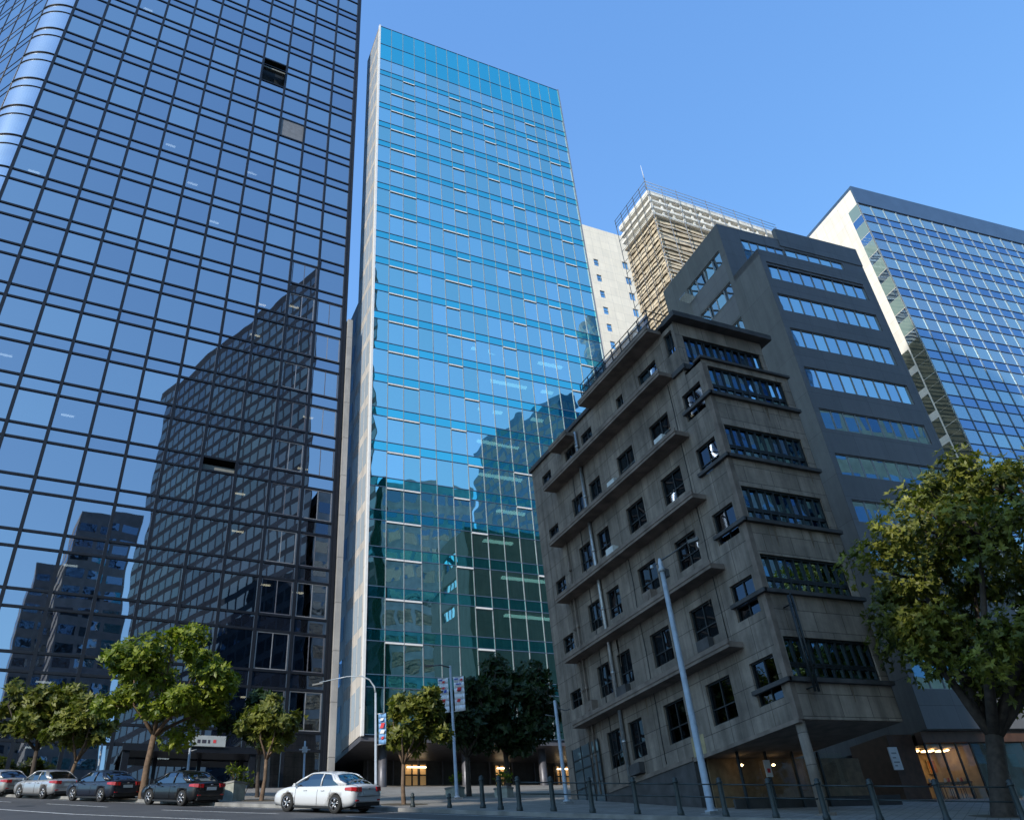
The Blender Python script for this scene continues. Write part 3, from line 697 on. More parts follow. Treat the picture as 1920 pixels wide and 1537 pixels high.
# ledges along the side, thick sills on the front, cornices
for z, y0, y1, d in ((22.92, 1.95, 13.3, .78), (19.72, 1.85, 13.5, .75), (16.64, 1.75, 13.6, .72), (13.56, 1.7, 13.6, .7), (10.5, 1.75, 13.6, .68), (25.5, 2.05, 8.6, .8), (24.85, 10.4, 12.3, .7)):
    b = MB(); b.box(-d, -.003, y0, y1, z - .11, z + .10); b.box(-d - .03, -d + .04, y0 - .03, y1, z + .02, z + .2); b.build("ledge", M['ledge'], SB)
for z0, z1 in [(q[2], q[3]) for q in opsF]:
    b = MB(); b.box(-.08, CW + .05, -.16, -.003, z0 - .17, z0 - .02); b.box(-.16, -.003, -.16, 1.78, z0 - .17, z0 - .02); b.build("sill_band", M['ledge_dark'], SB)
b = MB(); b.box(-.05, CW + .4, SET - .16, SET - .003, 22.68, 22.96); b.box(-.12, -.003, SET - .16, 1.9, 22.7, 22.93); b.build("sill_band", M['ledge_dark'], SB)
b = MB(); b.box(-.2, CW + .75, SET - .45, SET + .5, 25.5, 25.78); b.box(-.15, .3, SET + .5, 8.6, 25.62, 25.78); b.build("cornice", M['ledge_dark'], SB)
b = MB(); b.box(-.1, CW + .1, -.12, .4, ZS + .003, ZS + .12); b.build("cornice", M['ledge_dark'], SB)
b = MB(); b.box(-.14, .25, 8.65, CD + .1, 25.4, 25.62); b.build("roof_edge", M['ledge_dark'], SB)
# roof railing
b = MB()
for k in range(9): b.tube([(-.55, 2.1 + k * .8, 25.6), (-.55, 2.1 + k * .8, 26.75)], .03, 6)
for z in (26.05, 26.4, 26.75): b.tube([(-.55, 2.1, z), (-.55, 8.5, z)], .025, 6)
b.tube([(-.55, 2.1, 26.75), (1.0, 2.1, 26.75)], .025, 6); b.tube([(-.55, 2.1, 26.3), (1.0, 2.1, 26.3)], .025, 6)
b.build("roof_railing", M['frame_dark'], SB)
b = MB(); b.box(-.52, -.50, 2.15, 8.4, 25.65, 26.6); b.build("railing_mesh", glass("railing_mesh", (.5, .55, .6), .15, (.5, .52, .55)), SB)
for y, z0, z1, r in ((10.38, 7.3, 25.0, .085), (12.85, 7.4, 20.0, .045), (13.2, 7.4, 17.5, .03)):
    b = MB(); b.tube([(-.10 - (.72 if 0 else 0), y, z0), (-.10, y, z1)], r, 8)
    for z in (9, 12, 15, 18, 21, 24):
        if z < z1: b.tube([(-.10, y, z), (-.10, y, z + .12)], r + .025, 8)
    b.build("drain_pipe", M['steel'] if r > .08 else M['ledge'], SB)
# small things bolted to the walls: air conditioner boxes, patched panel
for y, z in ((9.35, 10.85), (9.3, 7.6), (3.3, 10.9)):
    b = MB(); b.box(-.28, -.004, y, y + .75, z, z + .42); b.build("air_conditioner", M['ledge_dark'], SB)
b = MB(); b.box(-.012, -.003, 5.1, 5.9, 7.45, 8.15); b.build("patched_panel", simple("ochre_patch", (.36, .29, .17), .9, 0, .2), SB)
rg = random.Random(17)
for y, z in ((6.2, 13.9), (8.4, 16.95), (3.2, 20.02), (12.2, 10.85), (7.35, 20.02)):
    b = MB(); b.box(-.34, -.004, y, y + .62, z, z + .5); b.tube([(-.345, y + .31, z + .25), (-.36, y + .31, z + .25)], .18, 12); b.build("air_conditioner", M['blind'] if z > 15 else M['ledge'], SB)
for y, z0, z1 in ((2.45, 10.8, 22.7), (7.75, 7.6, 16.5), (11.4, 7.6, 24.7)):
    pts = [(-.02, y + rg.uniform(-.04, .04), z0 + (z1 - z0) * k / 8) for k in range(9)]
    b = MB(); b.tube(pts, .016, 5); b.build("cable", M['frame_dark'], SB)
for k in range(16):                                   # rust and water runs under the ledges and sills
    y = rg.uniform(2.2, 13.2); z = rg.choice([22.8, 19.6, 16.5, 13.4, 10.35]); w = rg.uniform(.06, .22); h = rg.uniform(.5, 1.3)
    b = MB(); b.face([(-.004, y + w, z), (-.004, y, z), (-.004, y + w * .3, z - h), (-.004, y + w * .55, z - h * .95)]); b.build("water_stain", M['stain'], SB)
for k in range(12):
    x = rg.uniform(.4, 4.4); z = rg.choice([20.55, 17.5, 14.65, 11.8, 8.6]); w = rg.uniform(.05, .2); h = rg.uniform(.4, .9)
    b = MB(); b.face([(x, -.004, z), (x + w, -.004, z), (x + w * .55, -.004, z - h * .95), (x + w * .3, -.004, z - h)][::-1]); b.build("water_stain", M['stain'], SB)
# corner strip of pale stone, ground storey
for x0, x1, y0, y1 in ((-.012, .22, -.012, -.003), (-.012, -.003, -.003, .22)):
    b = MB(); b.box(x0, x1, y0, y1, SOFF, ZS - .2); b.build("corner_strip", M['ledge'], SB)
b = MB(); b.tube([(.2, .22, gz(CX, CY, .1)), (.2, .22, SOFF)], .17, 12); b.box(-.05, .45, -.03, .47, gz(CX, CY, .1), gz(CX, CY, .22)); b.build("corner_column", M['concrete'], SB)
PL0 = 5.95
b = MB()
for k in range(7):
    y0, y1 = PL0 + (CD - PL0) * k / 7, PL0 + (CD - PL0) * (k + 1) / 7; b.box(-.06, .3, y0, y1 - .001, gz(CX, CY + y0) - .5, SOFF - .03)
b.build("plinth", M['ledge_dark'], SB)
b = MB(); b.box(-.10, .1, PL0, 12.2, SOFF - .06, SOFF + .09); b.box(-.05, .12, 0, PL0, SOFF - .1, SOFF + .03); b.build("plinth_coping", M['ledge'], SB)
b = MB(); b.box(.3, CW, PL0, PL0 + .2, 4.5, SOFF - .03); b.box(.4, CW + 4, 4.6, 4.7, 4.4, 5.75); b.build("recess_wall", M['interior'], SB)
for k in range(4):
    x0 = .9 + k * 1.35
    b = MB(); b.box(x0, x0 + .07, 4.5, 4.6, 5.0, SOFF - .03); b.build("shopfront_frame", M['frame_dark'], SB)
    b = MB(); b.face([(x0 + .07, 4.58, 5.75), (x0 + 1.35, 4.58, 5.75), (x0 + 1.35, 4.58, SOFF - .05), (x0 + .07, 4.58, SOFF - .05)], 0, r3()); b.build("shop_window", M['clear_glass'], SB)
b = MB(); b.box(.4, CW + 3.5, 5.7, 5.75, 5.0, SOFF - .03); b.build("shop_back_wall", simple("dim_shop_wall", (.20, .14, .08), .8, 0, .3), SB)
for x in (1.6, 3.2, 5.0):
    b = MB(); b.lathe([(.02, 0), (.07, .03), (.07, .06), (.02, .09)], (x, 5.2, 6.98), 10); b.build("shop_light", M['shop_lamp'], SB)
# garage style glazed door at the far end of the side wall
b = MB(); b.box(-.08, -.064, 12.55, 14.9, 7.0, 9.7); b.build("glazed_door", glass("pale_door_glass", (.5, .6, .65), .15, (0, 0, 0), diff=(.12, .15, .165), dfac=1.0), SB)
b = MB()
for y in (12.5, 13.3, 14.1, 14.9): b.box(-.11, -.082, y, y + .06, 7.0, 9.72)
for z in (7.9, 8.7, 9.15): b.box(-.105, -.083, 12.56, 14.9, z, z + .05)
b.build("door_frame", M['frame_dark'], SB)
NP = thing("notice_sign", "small white notice with red mark on the wall under the stone building", "sign", (CX, CY, 0), 0)
b = MB(); b.box(2.05, 2.35, 4.44, 4.48, 6.45, 7.05); b.build("notice_board", M['sign_white'], NP)
b = MB(); b.box(2.13, 2.27, 4.43, 4.438, 6.6, 6.75); b.build("notice_mark", M['ink_red'], NP)
# dark bracket lamp fixed on the front near the corner
BP = thing("wall_mounted_mast", "dark lattice bracket mast on the front wall of the stone building", "mast", (CX, CY, 0), 0)
b = MB(); b.tube([(.62, -.45, 8.2), (.62, -.45, 11.6)], .05, 8); b.tube([(.78, -.45, 8.2), (.78, -.45, 11.6)], .05, 8)
for k in range(9): b.tube([(.62, -.45, 8.3 + k * .4), (.78, -.45, 8.5 + k * .4)], .02, 6)
b.build("lattice", M['frame_dark'], BP)
b = MB(); b.tube([(.7, -.45, 8.4), (.7, -.02, 8.4)], .03, 6); b.tube([(.7, -.45, 11.3), (.7, -.02, 11.3)], .03, 6); b.build("bracket", M['frame_dark'], BP)

# ------------------------------------------------------------------ grey office building (right of the stone building)
GX, GY = 36.9, 28.9; S = 1.35
GB = thing("grey_office_building", "dark grey panelled office building with long blue ribbon windows behind the stone building", "office building", (GX, GY, 0), -3.8)
def gs(z): return 1.6 + (z - 1.6) * S
GW = 7.31 * S; GD = 8.05 * S; PW = 10.4 * S; GT = gs(30.9); GT2 = gs(32.6); GS = 9.03; SB2 = 2.16 * S
bands = [(gs(a), gs(c)) for a, c in ((28.95, 30.1), (26.85, 27.95), (24.62, 25.74), (22.24, 23.4), (19.95, 21.05), (17.6, 18.68), (15.35, 16.4), (13.1, 14.2))] + [(10.95, 12.6)]
opsG = [(.42, 6.7 * S, a, c) for a, c in bands]
b = MB(); facade(b, (0, 0, 0), ux, nY, 0, GW, GS, GT, opsG, .18); b.box(0, .3, .003, SB2, GT - .5, GT); b.box(.3, GW, .003, SB2 - .02, GT - 1.35, GT - 1.25)
b.build("front_wall", M['grey_panel'], GB)
opsS = [(a * 1.35, c * 1.35, gs(z0), gs(z1)) for a, c, z0, z1 in ((2.6, 5.9, 32.3, 33.25), (2.5, 5.4, 29.95, 30.85), (2.5, 5.4, 27.4, 28.4))]
GTOP = gs(34.9)
b = MB(); facade(b, (0, 0, 0), uy, nX, 0, SB2, GS, GT, [], .18); facade(b, (0, 0, 0), uy, nX, SB2, GD, GS, GTOP, opsS, .18)
b.box(GW - .02, GW, .02, SB2, GS, GT); b.box(0.02, PW, GD - .02, GD, GS, GTOP); b.box(PW - .02, PW, SB2 + .02, GD - .03, GS, GTOP); b.build("side_wall", M['grey_panel_side'], GB)
PWIN = [(1.4 * S, 4.4 * S, gs(32.3), gs(34.1)), (4.5 * S, 8.75 * S, gs(32.3), gs(34.2))]
b = MB(); facade(b, (0, SB2, 0), ux, nY, 0, PW, GT - 1.3, GTOP, PWIN, .15); b.box(4.25 * S, PW, SB2 - .06, SB2 + .3, GTOP + .003, gs(35.75)); b.box(4.25 * S, PW, SB2 - .06, SB2 - .004, gs(34.35), GTOP); b.build("penthouse_wall", M['grey_panel'], GB)
b = MB(); b.box(.05, PW - .05, SB2 + .1, GD - .05, GTOP - .6, GTOP - .4); b.build("roof_slab", M['grey_panel_side'], GB)
b = MB(); b.box(.05, GW, .1, GD, GS - .05, GS + .05); b.build("soffit", M['grey_panel_side'], GB)
rl = random.Random(21)
for a, c in bands: window(GB, (0, 0, 0), ux, nY, .42, 6.7 * S, a, c, 9, [], (M['alu'], M['win_glass'], M['interior_mid']), dep=.12, fw=.05, bar=.06)
for q_ in PWIN: window(GB, (0, SB2, 0), ux, nY, *q_, 5, [.6], (M['alu'], M['win_glass'], M['interior_mid']), dep=.1, bar=.06)
for a, c, z0, z1 in opsS: window(GB, (0, 0, 0), uy, nX, a, c, z0, z1, 4, [], (M['alu'], M['win_glass'], M['interior_mid']), dep=.12, bar=.07)
b = MB(); b.box(-.005, -.002, 2.5 * S, 5.9 * S, gs(31.0), gs(32.2)); b.box(-.005, -.002, 2.5 * S, 5.4 * S, gs(28.55), gs(29.8)); b.build("spandrel_panel", M['grey_panel'], GB)
# open sash and antenna arm on the side
b = MB(); b.obox((-.02, 7.2, gs(32.2)), Vector((-1, .25, .5)).normalized(), uy, Vector((.4, 0, 1)), .9, .9, .03); b.build("open_sash", M['win_glass'], GB)
# ground storey: shopfront, lit showroom
b = MB(); b.box(-1.9, -.3, .8, 3.4, 5.2, GS - .06); b.box(-.3, GW + 8, 3.3, 3.5, 5.4, GS - .06); b.build("shop_side_wall", M['shop_dark'], GB)
for x0 in (-.25, .75, 1.75, 2.75, 4.6, 6.4, 8.2):
    b = MB(); b.box(x0, x0 + .08, .25, .33, 5.5, 8.45); b.build("shopfront_frame", M['frame_dark'], GB)
for x0, x1 in ((-.17, .75), (.83, 1.75), (1.83, 2.75), (2.83, 4.6), (4.68, 6.4), (6.48, 8.2)):
    b = MB(); b.face([(x0, .29, 5.6), (x1, .29, 5.6), (x1, .29, 8.4), (x0, .29, 8.4)], 0, r3()); b.build("shop_window", M['clear_glass'], GB)
b = MB(); b.box(-.3, GW, .2, .6, 8.45, GS - .06); b.build("shop_fascia", M['shop_dark'], GB)
b = MB(); b.box(-.25, 2.85, 2.6, 2.7, 5.5, 8.4); b.build("showroom_wall", M['shop_warm'], GB)
b = MB(); b.box(-.25, 2.85, .6, 2.6, 8.4, 8.44); b.build("showroom_ceiling", M['shop_warm'], GB)
for x in (.3, 1.3, 2.3):
    b = MB(); b.lathe([(.03, 0), (.09, .02), (.09, .05), (.03, .07)], (x, 1.3, 8.28), 10); b.build("ceiling_spot", M['shop_lamp'], GB)
b = MB(); b.box(2.86, 2.96, .4, 2.9, 5.5, 8.4); b.build("showroom_partition", M['shop_warm'], GB)
for x in (.1, 1.05, 2.0):
    b = MB(); b.box(x, x + .6, 1.6, 1.8, 8.33, 8.395); b.build("ceiling_light", emit("shop_strip_light", (1.0, .70, .36), 5.0), GB)
b = MB(); b.box(2.97, 9, 2.9, 3.0, 5.5, 8.4); b.build("showroom_wall", simple("cool_shop_wall", (.10, .15, .17), .8, 0, .3), GB)
# furniture in the lit showroom
rl = random.Random(8)
for x in (.35, 1.35, 2.2):
    T = thing("display_table", "dark wooden display table in the lit shop window, %s" % {.35: "nearest the wooden wall", 1.35: "in the middle", 2.2: "nearest the big tree trunk"}[x], "table", (GX, GY, 0), -3.8)
    b = MB(); b.box(x - .38, x + .38, .75, 1.35, 6.72, 6.78); b.build("tabletop", M['shop_dark'], T)
    for dx in (-.33, .33):
        for dy in (.8, 1.28):
            b = MB(); b.tube([(x + dx, dy, 6.0), (x + dx, dy, 6.72)], .025, 6); b.build("leg", M['shop_dark'], T)
    for j in range(3):
        V = MB(); V.lathe([(.05, 0), (.07, .08), (.035, .16), (.05, .2)], (x - .25 + .24 * j, 1.0, 6.785), 10)
        o = V.build("vase", [M['sign_white'], M['ink_red'], M['shop_warm']][j], None); o.location = (GX, GY, 0); o.rotation_euler = (0, 0, R_(-3.8))
        tag(o, "small %s vase on the display table in the lit shop, %s" % (["white", "red", "tan"][j], {.35: "left table", 1.35: "middle table", 2.2: "right table"}[x]), "vase", "vases on the shop tables")
PT = thing("shop_poster", "square framed orange print hung inside the lit shop", "poster", (GX, GY, 0), -3.8)
b = MB(); b.box(1.95, 2.55, 2.5, 2.56, 7.45, 8.15); b.build("poster_frame", M['shop_warm'], PT)
b = MB(); b.box(2.02, 2.48, 2.48, 2.498, 7.52, 8.08); b.build("poster_print", simple("orange_print", (.55, .22, .07), .7, 0, .3), PT)
HS = thing("hanging_sign", "white hanging sign with grey strokes in the dark passage between stone and grey buildings", "sign", (GX, GY, 0), -3.8)
b = MB(); b.box(-2.55, -2.0, .3, .36, 7.3, 8.3); b.build("sign_board", M['sign_white'], HS)
b = MB()
for z, w in ((8.0, .3), (7.8, .2), (7.6, .34), (7.45, .16)): b.box(-2.45, -2.45 + w, .29, .298, z, z + .06)
b.build("sign_text", M['alu'], HS)

# ------------------------------------------------------------------ pale glass office block, far right
RX, RY = 78.2, 44.4; q12 = 1.2
RB = thing("pale_glass_office_block", "broad office block with pale glass bands, blue spandrels and bright white side wall, far right", "office block", (RX, RY, 0), -5.5)
def rs(z): return 1.6 + (z - 1.6) * q12
NCR = 18; cwr = 1.71 * q12; RW = NCR * cwr; RT = rs(67.6); VT = rs(65.0)
FR = [VT - 3.1 * k for k in range(0, 19)]
panes = []
for z in FR:
    for k in range(NCR):
        u0, u1 = cwr * k + .03, cwr * (k + 1) - .03
        panes.append(([(u0, 0, z - 1.85), (u1, 0, z - 1.85), (u1, 0, z), (u0, 0, z)], 0)); panes.append(([(u0, 0, z - 3.1), (u1, 0, z - 3.1), (u1, 0, z - 1.85), (u0, 0, z - 1.85)], 1))
place_panes(RB, [M['right_glass'], M['right_spandrel']], panes)
for k in range(NCR + 1):
    b = MB(); b.box(cwr * k - .035, cwr * k + .035, -.09, .03, 10, VT); b.build("mullion", M['pale_frame'], RB)
for z in FR:
    for zz in (z, z - 1.85):
        b = MB(); b.box(.06, RW - .06, -.07, .03, zz - .04, zz + .04); b.build("transom", M['alu_dark'], RB)
b = MB(); b.box(-.05, RW, -.15, .1, VT + .05, RT); b.box(-.05, RW, .1, 9.5, RT - .5, RT - .02); b.build("parapet", M['right_cap'], RB)
b = MB(); b.box(-.04, .0, .1, 9.6, 10, RT - .5); b.box(.01, RW, 9.4, 9.6, 10, RT - .6); b.box(RW, RW + .04, .1, 9.6, 10, RT - .5); b.build("side_wall", M['cream'], RB)
for k, z in enumerate(FR):
    b = MB(); b.box(.1, RW - .1, .25, 9.2, z - 2.9, z - 2.4); b.build("floor_slab", M['slab'], RB)
    for za, zb_, mt in ((z - 1.82, z, M['return_glass'] if z > 57 else M['shade_glass']), (z - 3.08, z - 1.88, M['right_spandrel'] if z > 57 else M['shade_glass'])):
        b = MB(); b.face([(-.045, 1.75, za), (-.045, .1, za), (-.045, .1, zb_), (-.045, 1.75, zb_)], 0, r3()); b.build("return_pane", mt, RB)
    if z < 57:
        b = MB(); b.face([(-.045, 4.4, z - 2.6), (-.045, 1.95, z - 2.6), (-.045, 1.95, z - .4), (-.045, 4.4, z - .4)], 0, r3()); b.build("side_window", M['shade_glass'], RB)

# ------------------------------------------------------------------ tower wrapped in scaffolding, white tower
TX, TY, q = 56.5, 57.8, 1.3
def ts(z): return 1.6 + (z - 1.6) * q
TW, TD, TT = 17 * q, 5.5 * q, ts(66.0)
ST = thing("netted_tower", "brown tower block wrapped in sagging netting under pale concrete top floors", "tower block", (TX, TY, 0), 0)
b = MB(); b.box(.4, TW, .4, TD, 20, TT - 4.4); b.build("wall", M['scaf_wall'], ST)
rl = random.Random(4)
zz = TT - 5.2
while zz > 30:                                      # horizontal folds of netting, each a ragged band around two sides
    b = MB(); h = rl.uniform(.45, .75); n = 14
    for face_ in (0, 1):
        L_ = TW if face_ == 0 else TD
        pts = [(L_ * i / n, rl.uniform(-.03, .07), rl.uniform(-.10, .10)) for i in range(n + 1)]
        for (a, d, s_), (a2, d2_, s2) in zip(pts[:-1], pts[1:]):
            def Q(a_, d_, z_): return (a_, .28 - d_, z_) if face_ == 0 else (.28 - d_, a_, z_)
            qd = [Q(a, d + .07, zz + s_), Q(a2, d2_ + .07, zz + s2), Q(a2, d2_ - .05, zz + h + s2), Q(a, d - .05, zz + h + s_)]
            b.face(qd if face_ == 0 else qd[::-1])
    b.build("netting_band", M['scaf_wall'] if rl.random() < .6 else M['scaf_mid'], ST); zz -= h + rl.uniform(.05, .25)
for k in range(4):
    z = TT - .5 - k * 1.25; b = MB(); b.box(0 - .1, TW + .2, -.1, TD, z, z + .38 if k else z + .8); b.build("floor_slab", M['scaf_pale'], ST)
    if k < 3:
        for i in range(14):
            x = .1 + (TW - .3) * i / 13; b = MB(); b.box(x, x + .28, .05, .3, z - .86, z - .005); b.build("column", M['scaf_pale'], ST)
b = MB(); b.box(.8, TW, 1.2, TD - .4, TT - 4.4, TT - .6); b.build("inner_wall", M['interior_mid'], ST)
SF = thing("scaffolding", "steel tube scaffolding standing round the netted brown tower", "scaffolding", (TX, TY, 0), 0)
for i in range(10):
    x = -.5 + (TW + .5) * i / 9; b = MB(); b.tube([(x, -.55, 22), (x, -.55, TT + (1.6 if i % 2 == 0 else .9))], .05, 6); b.build("standard", M['steel'], SF)
for i in range(1, 6):
    y = -.55 + (TD + .5) * i / 5; b = MB(); b.tube([(-.55, y, 22), (-.55, y, TT + 1.4)], .05, 6); b.build("standard", M['pole_dark'], SF)
for k in range(26):
    z = TT + 1.2 - k * (.6 if k < 3 else 2.0) - (0 if k < 3 else -2)
    b = MB(); b.tube([(-.6, -.6, z), (TW, -.6, z)], .04, 6); b.build("ledger", M['steel'], SF)
    b = MB(); b.tube([(-.6, -.6, z + .06), (-.6, TD, z + .06)], .04, 6); b.build("ledger", M['pole_dark'], SF)
AN = thing("antenna_mast", "thin red and white antenna mast on the netted tower corner", "antenna", (TX + .2, TY + .2, TT), 0)
b = MB(); b.tube([(0, 0, .3), (0, 0, 3.0)], [.09, .07], 8); b.build("mast", M['pole_dark'], AN)
b = MB(); b.tube([(0, 0, 3.0), (0, 0, 5.6)], [.06, .02], 8); b.build("mast_tip", M['sign_white'], AN)
b = MB(); b.tube([(-.4, 0, 1.2), (.4, 0, 1.2)], .03, 6); b.build("crossbar", M['pole_dark'], AN)

WT = thing("white_tower", "sunlit cream-white tower with one column of small windows beside the blue tower", "tower block", far(54.2, 70.6, 1.357), 0, None, 1.357)
wsz = lambda z: 1.6 + (z - 1.6) * 1.4
ops = [(1.12, 1.95, wsz(59.8) - 3.02 * k, wsz(59.8) - 3.02 * k + 1.3) for k in range(16)]; ops2 = [(6.2, 7.2, wsz(59.8) + 1 - 3.02 * k, wsz(59.8) + 2.4 - 3.02 * k) for k in range(16)]
b = MB(); facade(b, (0, 0, 0), ux, nY, -4, 16, 18, wsz(65.5), ops + ops2, .2); b.box(-4, -3.98, .01, 12, 18, wsz(65.5)); b.box(-3.9, 16, .2, 12, wsz(65.5) - .5, wsz(65.5) - .3); b.build("wall", M['warm_cream'], WT)
for o_ in ops + ops2: window(WT, (0, 0, 0), ux, nY, *o_, 1 if o_ in ops else 2, [.5] if o_ in ops else [], (M['alu'], M['win_glass'], M['interior']), dep=.12)

# ------------------------------------------------------------------ buildings across the street (they show in the mirror glass), then an added shade blocker
def city_block(name, label, poly, z1, wallmat, floor=3.4, band=1.5, vertical=False, z0=-14, glassm=None):
    """solid block with a recess-free ring of glazing per storey, each storey's glazing a window part"""
    T = thing(name, label, "building", (0, 0, 0), 0, "buildings across the street")
    b = MB(); b.prism(poly, z0, z1, 0); b.build("wall", wallmat, T)
    n = len(poly); c = Vector((sum(p[0] for p in poly) / n, sum(p[1] for p in poly) / n))
    gm = glassm or M['old_glass']
    A = sum(poly[i][0] * poly[(i + 1) % n][1] - poly[(i + 1) % n][0] * poly[i][1] for i in range(n))
    pl = poly if A > 0 else poly[::-1]
    if not vertical:
        z = z1 - 2.6
        while z > max(z0 + 3, 2):
            b = MB()
            for i in range(n):
                p, q_ = Vector(pl[i]), Vector(pl[(i + 1) % n]); t = (q_ - p).normalized(); no = Vector((t.y, -t.x)) * .02; L_ = (q_ - p).length
                k = max(1, int(L_ / 3.0))
                for j in range(k):
                    a, d = p + t * (L_ * (j + .1) / k) + no, p + t * (L_ * (j + .9) / k) + no
                    b.face([(a.x, a.y, z - band), (d.x, d.y, z - band), (d.x, d.y, z), (a.x, a.y, z)], 0, r3())
            b.build("window", gm, T); z -= floor
    else:
        for i in range(n):
            p, q_ = Vector(pl[i]), Vector(pl[(i + 1) % n]); t = (q_ - p).normalized(); no = Vector((t.y, -t.x)) * .02; L_ = (q_ - p).length
            k = max(1, int(L_ / 3.2))
            for j in range(k):
                a, d = p + t * (L_ * (j + .22) / k) + no, p + t * (L_ * (j + .88) / k) + no; b = MB(); z = z1 - 3
                while z > 3:
                    b.face([(a.x, a.y, z - 3.0), (d.x, d.y, z - 3.0), (d.x, d.y, z), (a.x, a.y, z)], 0, r3()); z -= 3.2
                b.build("window", gm, T)
    return T
stoneA = simple("facing_stone_grey", (0.20, 0.20, 0.21), 0.95, 0, 0.2, 0.8, spec=0.05); stoneB = simple("facing_stone_tan", (0.42, 0.38, 0.30), 0.95, 0, 0.2, 0.8, spec=0.05); stoneC = simple("facing_stone_blue", (0.17, 0.21, 0.27), 0.95, 0, 0.2, 0.8, spec=0.05)
stoneE = simple("facing_stone_pale", (0.46, 0.47, 0.47), 0.95, 0, 0.2, 0.8, spec=0.05); stoneF = simple("facing_stone_cream", (0.72, 0.68, 0.50), 0.95, 0, 0.2, 0.8, spec=0.05)
stoneG = simple("facing_panel_blue", (0.03, 0.09, 0.20), 0.95, 0, 0.2, 0.8, spec=0.05)
stoneD = simple("facing_stone_dark", (0.022, 0.032, 0.05), 0.95, 0, 0.2, 0.8, spec=0.05)
mirrorB = glass("facing_glass_dark", (.45, .58, .78), .14, (0, 0, 0), tilt=.015, wob=.01, diff=(.012, .02, .03), dfac=1.0)
mirrorA = glass("facing_glass", (.6, .75, .95), .26, (0, 0, 0), tilt=.01, wob=.01, diff=(.03, .05, .07), dfac=1.0)
city_block("pilaster_office_tower", "tall grey stone tower with vertical glass strips mirrored in the dark tower", [(21, -75), (56, -75), (40, -8)], 140, stoneD, 3.6, 2.3, glassm=mirrorB)
city_block("banded_office_block", "long block with grey bands mirrored low in the blue tower", [(42, -10), (42.5, -28), (61, -28), (61, -10)], 81.1, stoneE, 4.0, 2.3, glassm=mirrorA)
city_block("slanted_office_tower", "dark blue tower mirrored right of centre in the blue tower", [(104.3, -46), (92.5, -80), (114, -84), (111, -46)], 137, stoneG, 3.6, 2.2, glassm=mirrorB)
city_block("pale_banded_building", "low tan banded building mirrored low right in the blue tower", [(72, -10), (72.5, -33), (95, -33), (95, -10)], 60.3, stoneF, 4.6, 2.4)
city_block("stepped_grey_tower", "grey tower mirrored at the left of the dark tower glass", [(3.2, -30), (3.2, -44), (13.8, -44), (13.8, -30)], 80, stoneA, 3.2, 1.6)
city_block("slim_grey_tower", "slim grey tower mirrored at the left end of the dark tower glass", [(-1.4, -50), (-1.4, -62), (5, -62), (5, -50)], 76.5, stoneA, 3.2, 1.5)
city_block("round_ended_tower", "dark rounded glass tower mirrored at the right edge of the blue tower", [(167 + 6 * math.cos(R_(a)), -110 + 6 * math.sin(R_(a))) for a in range(0, 360, 20)], 228, stoneC, 3.6, 2.4, glassm=mirrorA)
# unseen blocker added to shade stone and grey buildings; slot lights the big tree
SH = thing("shade_blocker", "unseen blocker slab added behind the viewer to shade the stone building", "building", (0, 0, 0), 0, "buildings across the street")
y0, y1, k_ = -40.0, -48.0, 0.75 / 0.45
b = MB(); b.prism([(-104, y1), (-73.5 - k_ * 8, y1), (-73.5, y0), (-104, y0)], -14, 142); b.build("wall", stoneB, SH)
b = MB(); b.prism([(-124, y0 - 1), (-104, y0 - 1), (-104, y0), (-124, y0)], 88, 142); b.build("wall", stoneB, SH)
b = MB(); b.prism([(-108.5, y0 - 1), (-104, y0 - 1), (-104, y0), (-108.5, y0)], -14, 87.9); b.build("wall", stoneB, SH)
b = MB(); b.prism([(-67.5 - k_ * 8, y1), (-62, y1), (-62, y0), (-67.5, y0)], -14, 68.5); b.build("wall", stoneB, SH)
b = MB(); b.prism([(-67.5 - k_ * 8, y1), (-62, y1), (-62, y0), (-67.5, y0)], 88, 142); b.build("wall", stoneB, SH)
b = MB(); b.prism([(-73.5 - k_ * 8, y1), (-67.5 - k_ * 8, y1), (-67.5, y0), (-73.5, y0)], -14, 68.5); b.build("wall", stoneB, SH)
b = MB(); b.prism([(-73.5 - k_ * 8, y1), (-67.5 - k_ * 8, y1), (-67.5, y0), (-73.5, y0)], 88, 142); b.build("wall", stoneB, SH)

# ------------------------------------------------------------------ trees
def leaf(b, p, d, up, L, w, rnd):
    d = d.normalized(); s_ = d.cross(up)
    if s_.length < 1e-3: s_ = d.cross(Vector((1, 0, 0)))
    s_.normalize(); n = s_.cross(d)
    m1 = p + d * (L * .45); t = p + d * L - n * (L * .12)
    b.face([p, m1 + s_ * w - n * (w * .35), t, m1 - s_ * w - n * (w * .35)], 0, rnd)

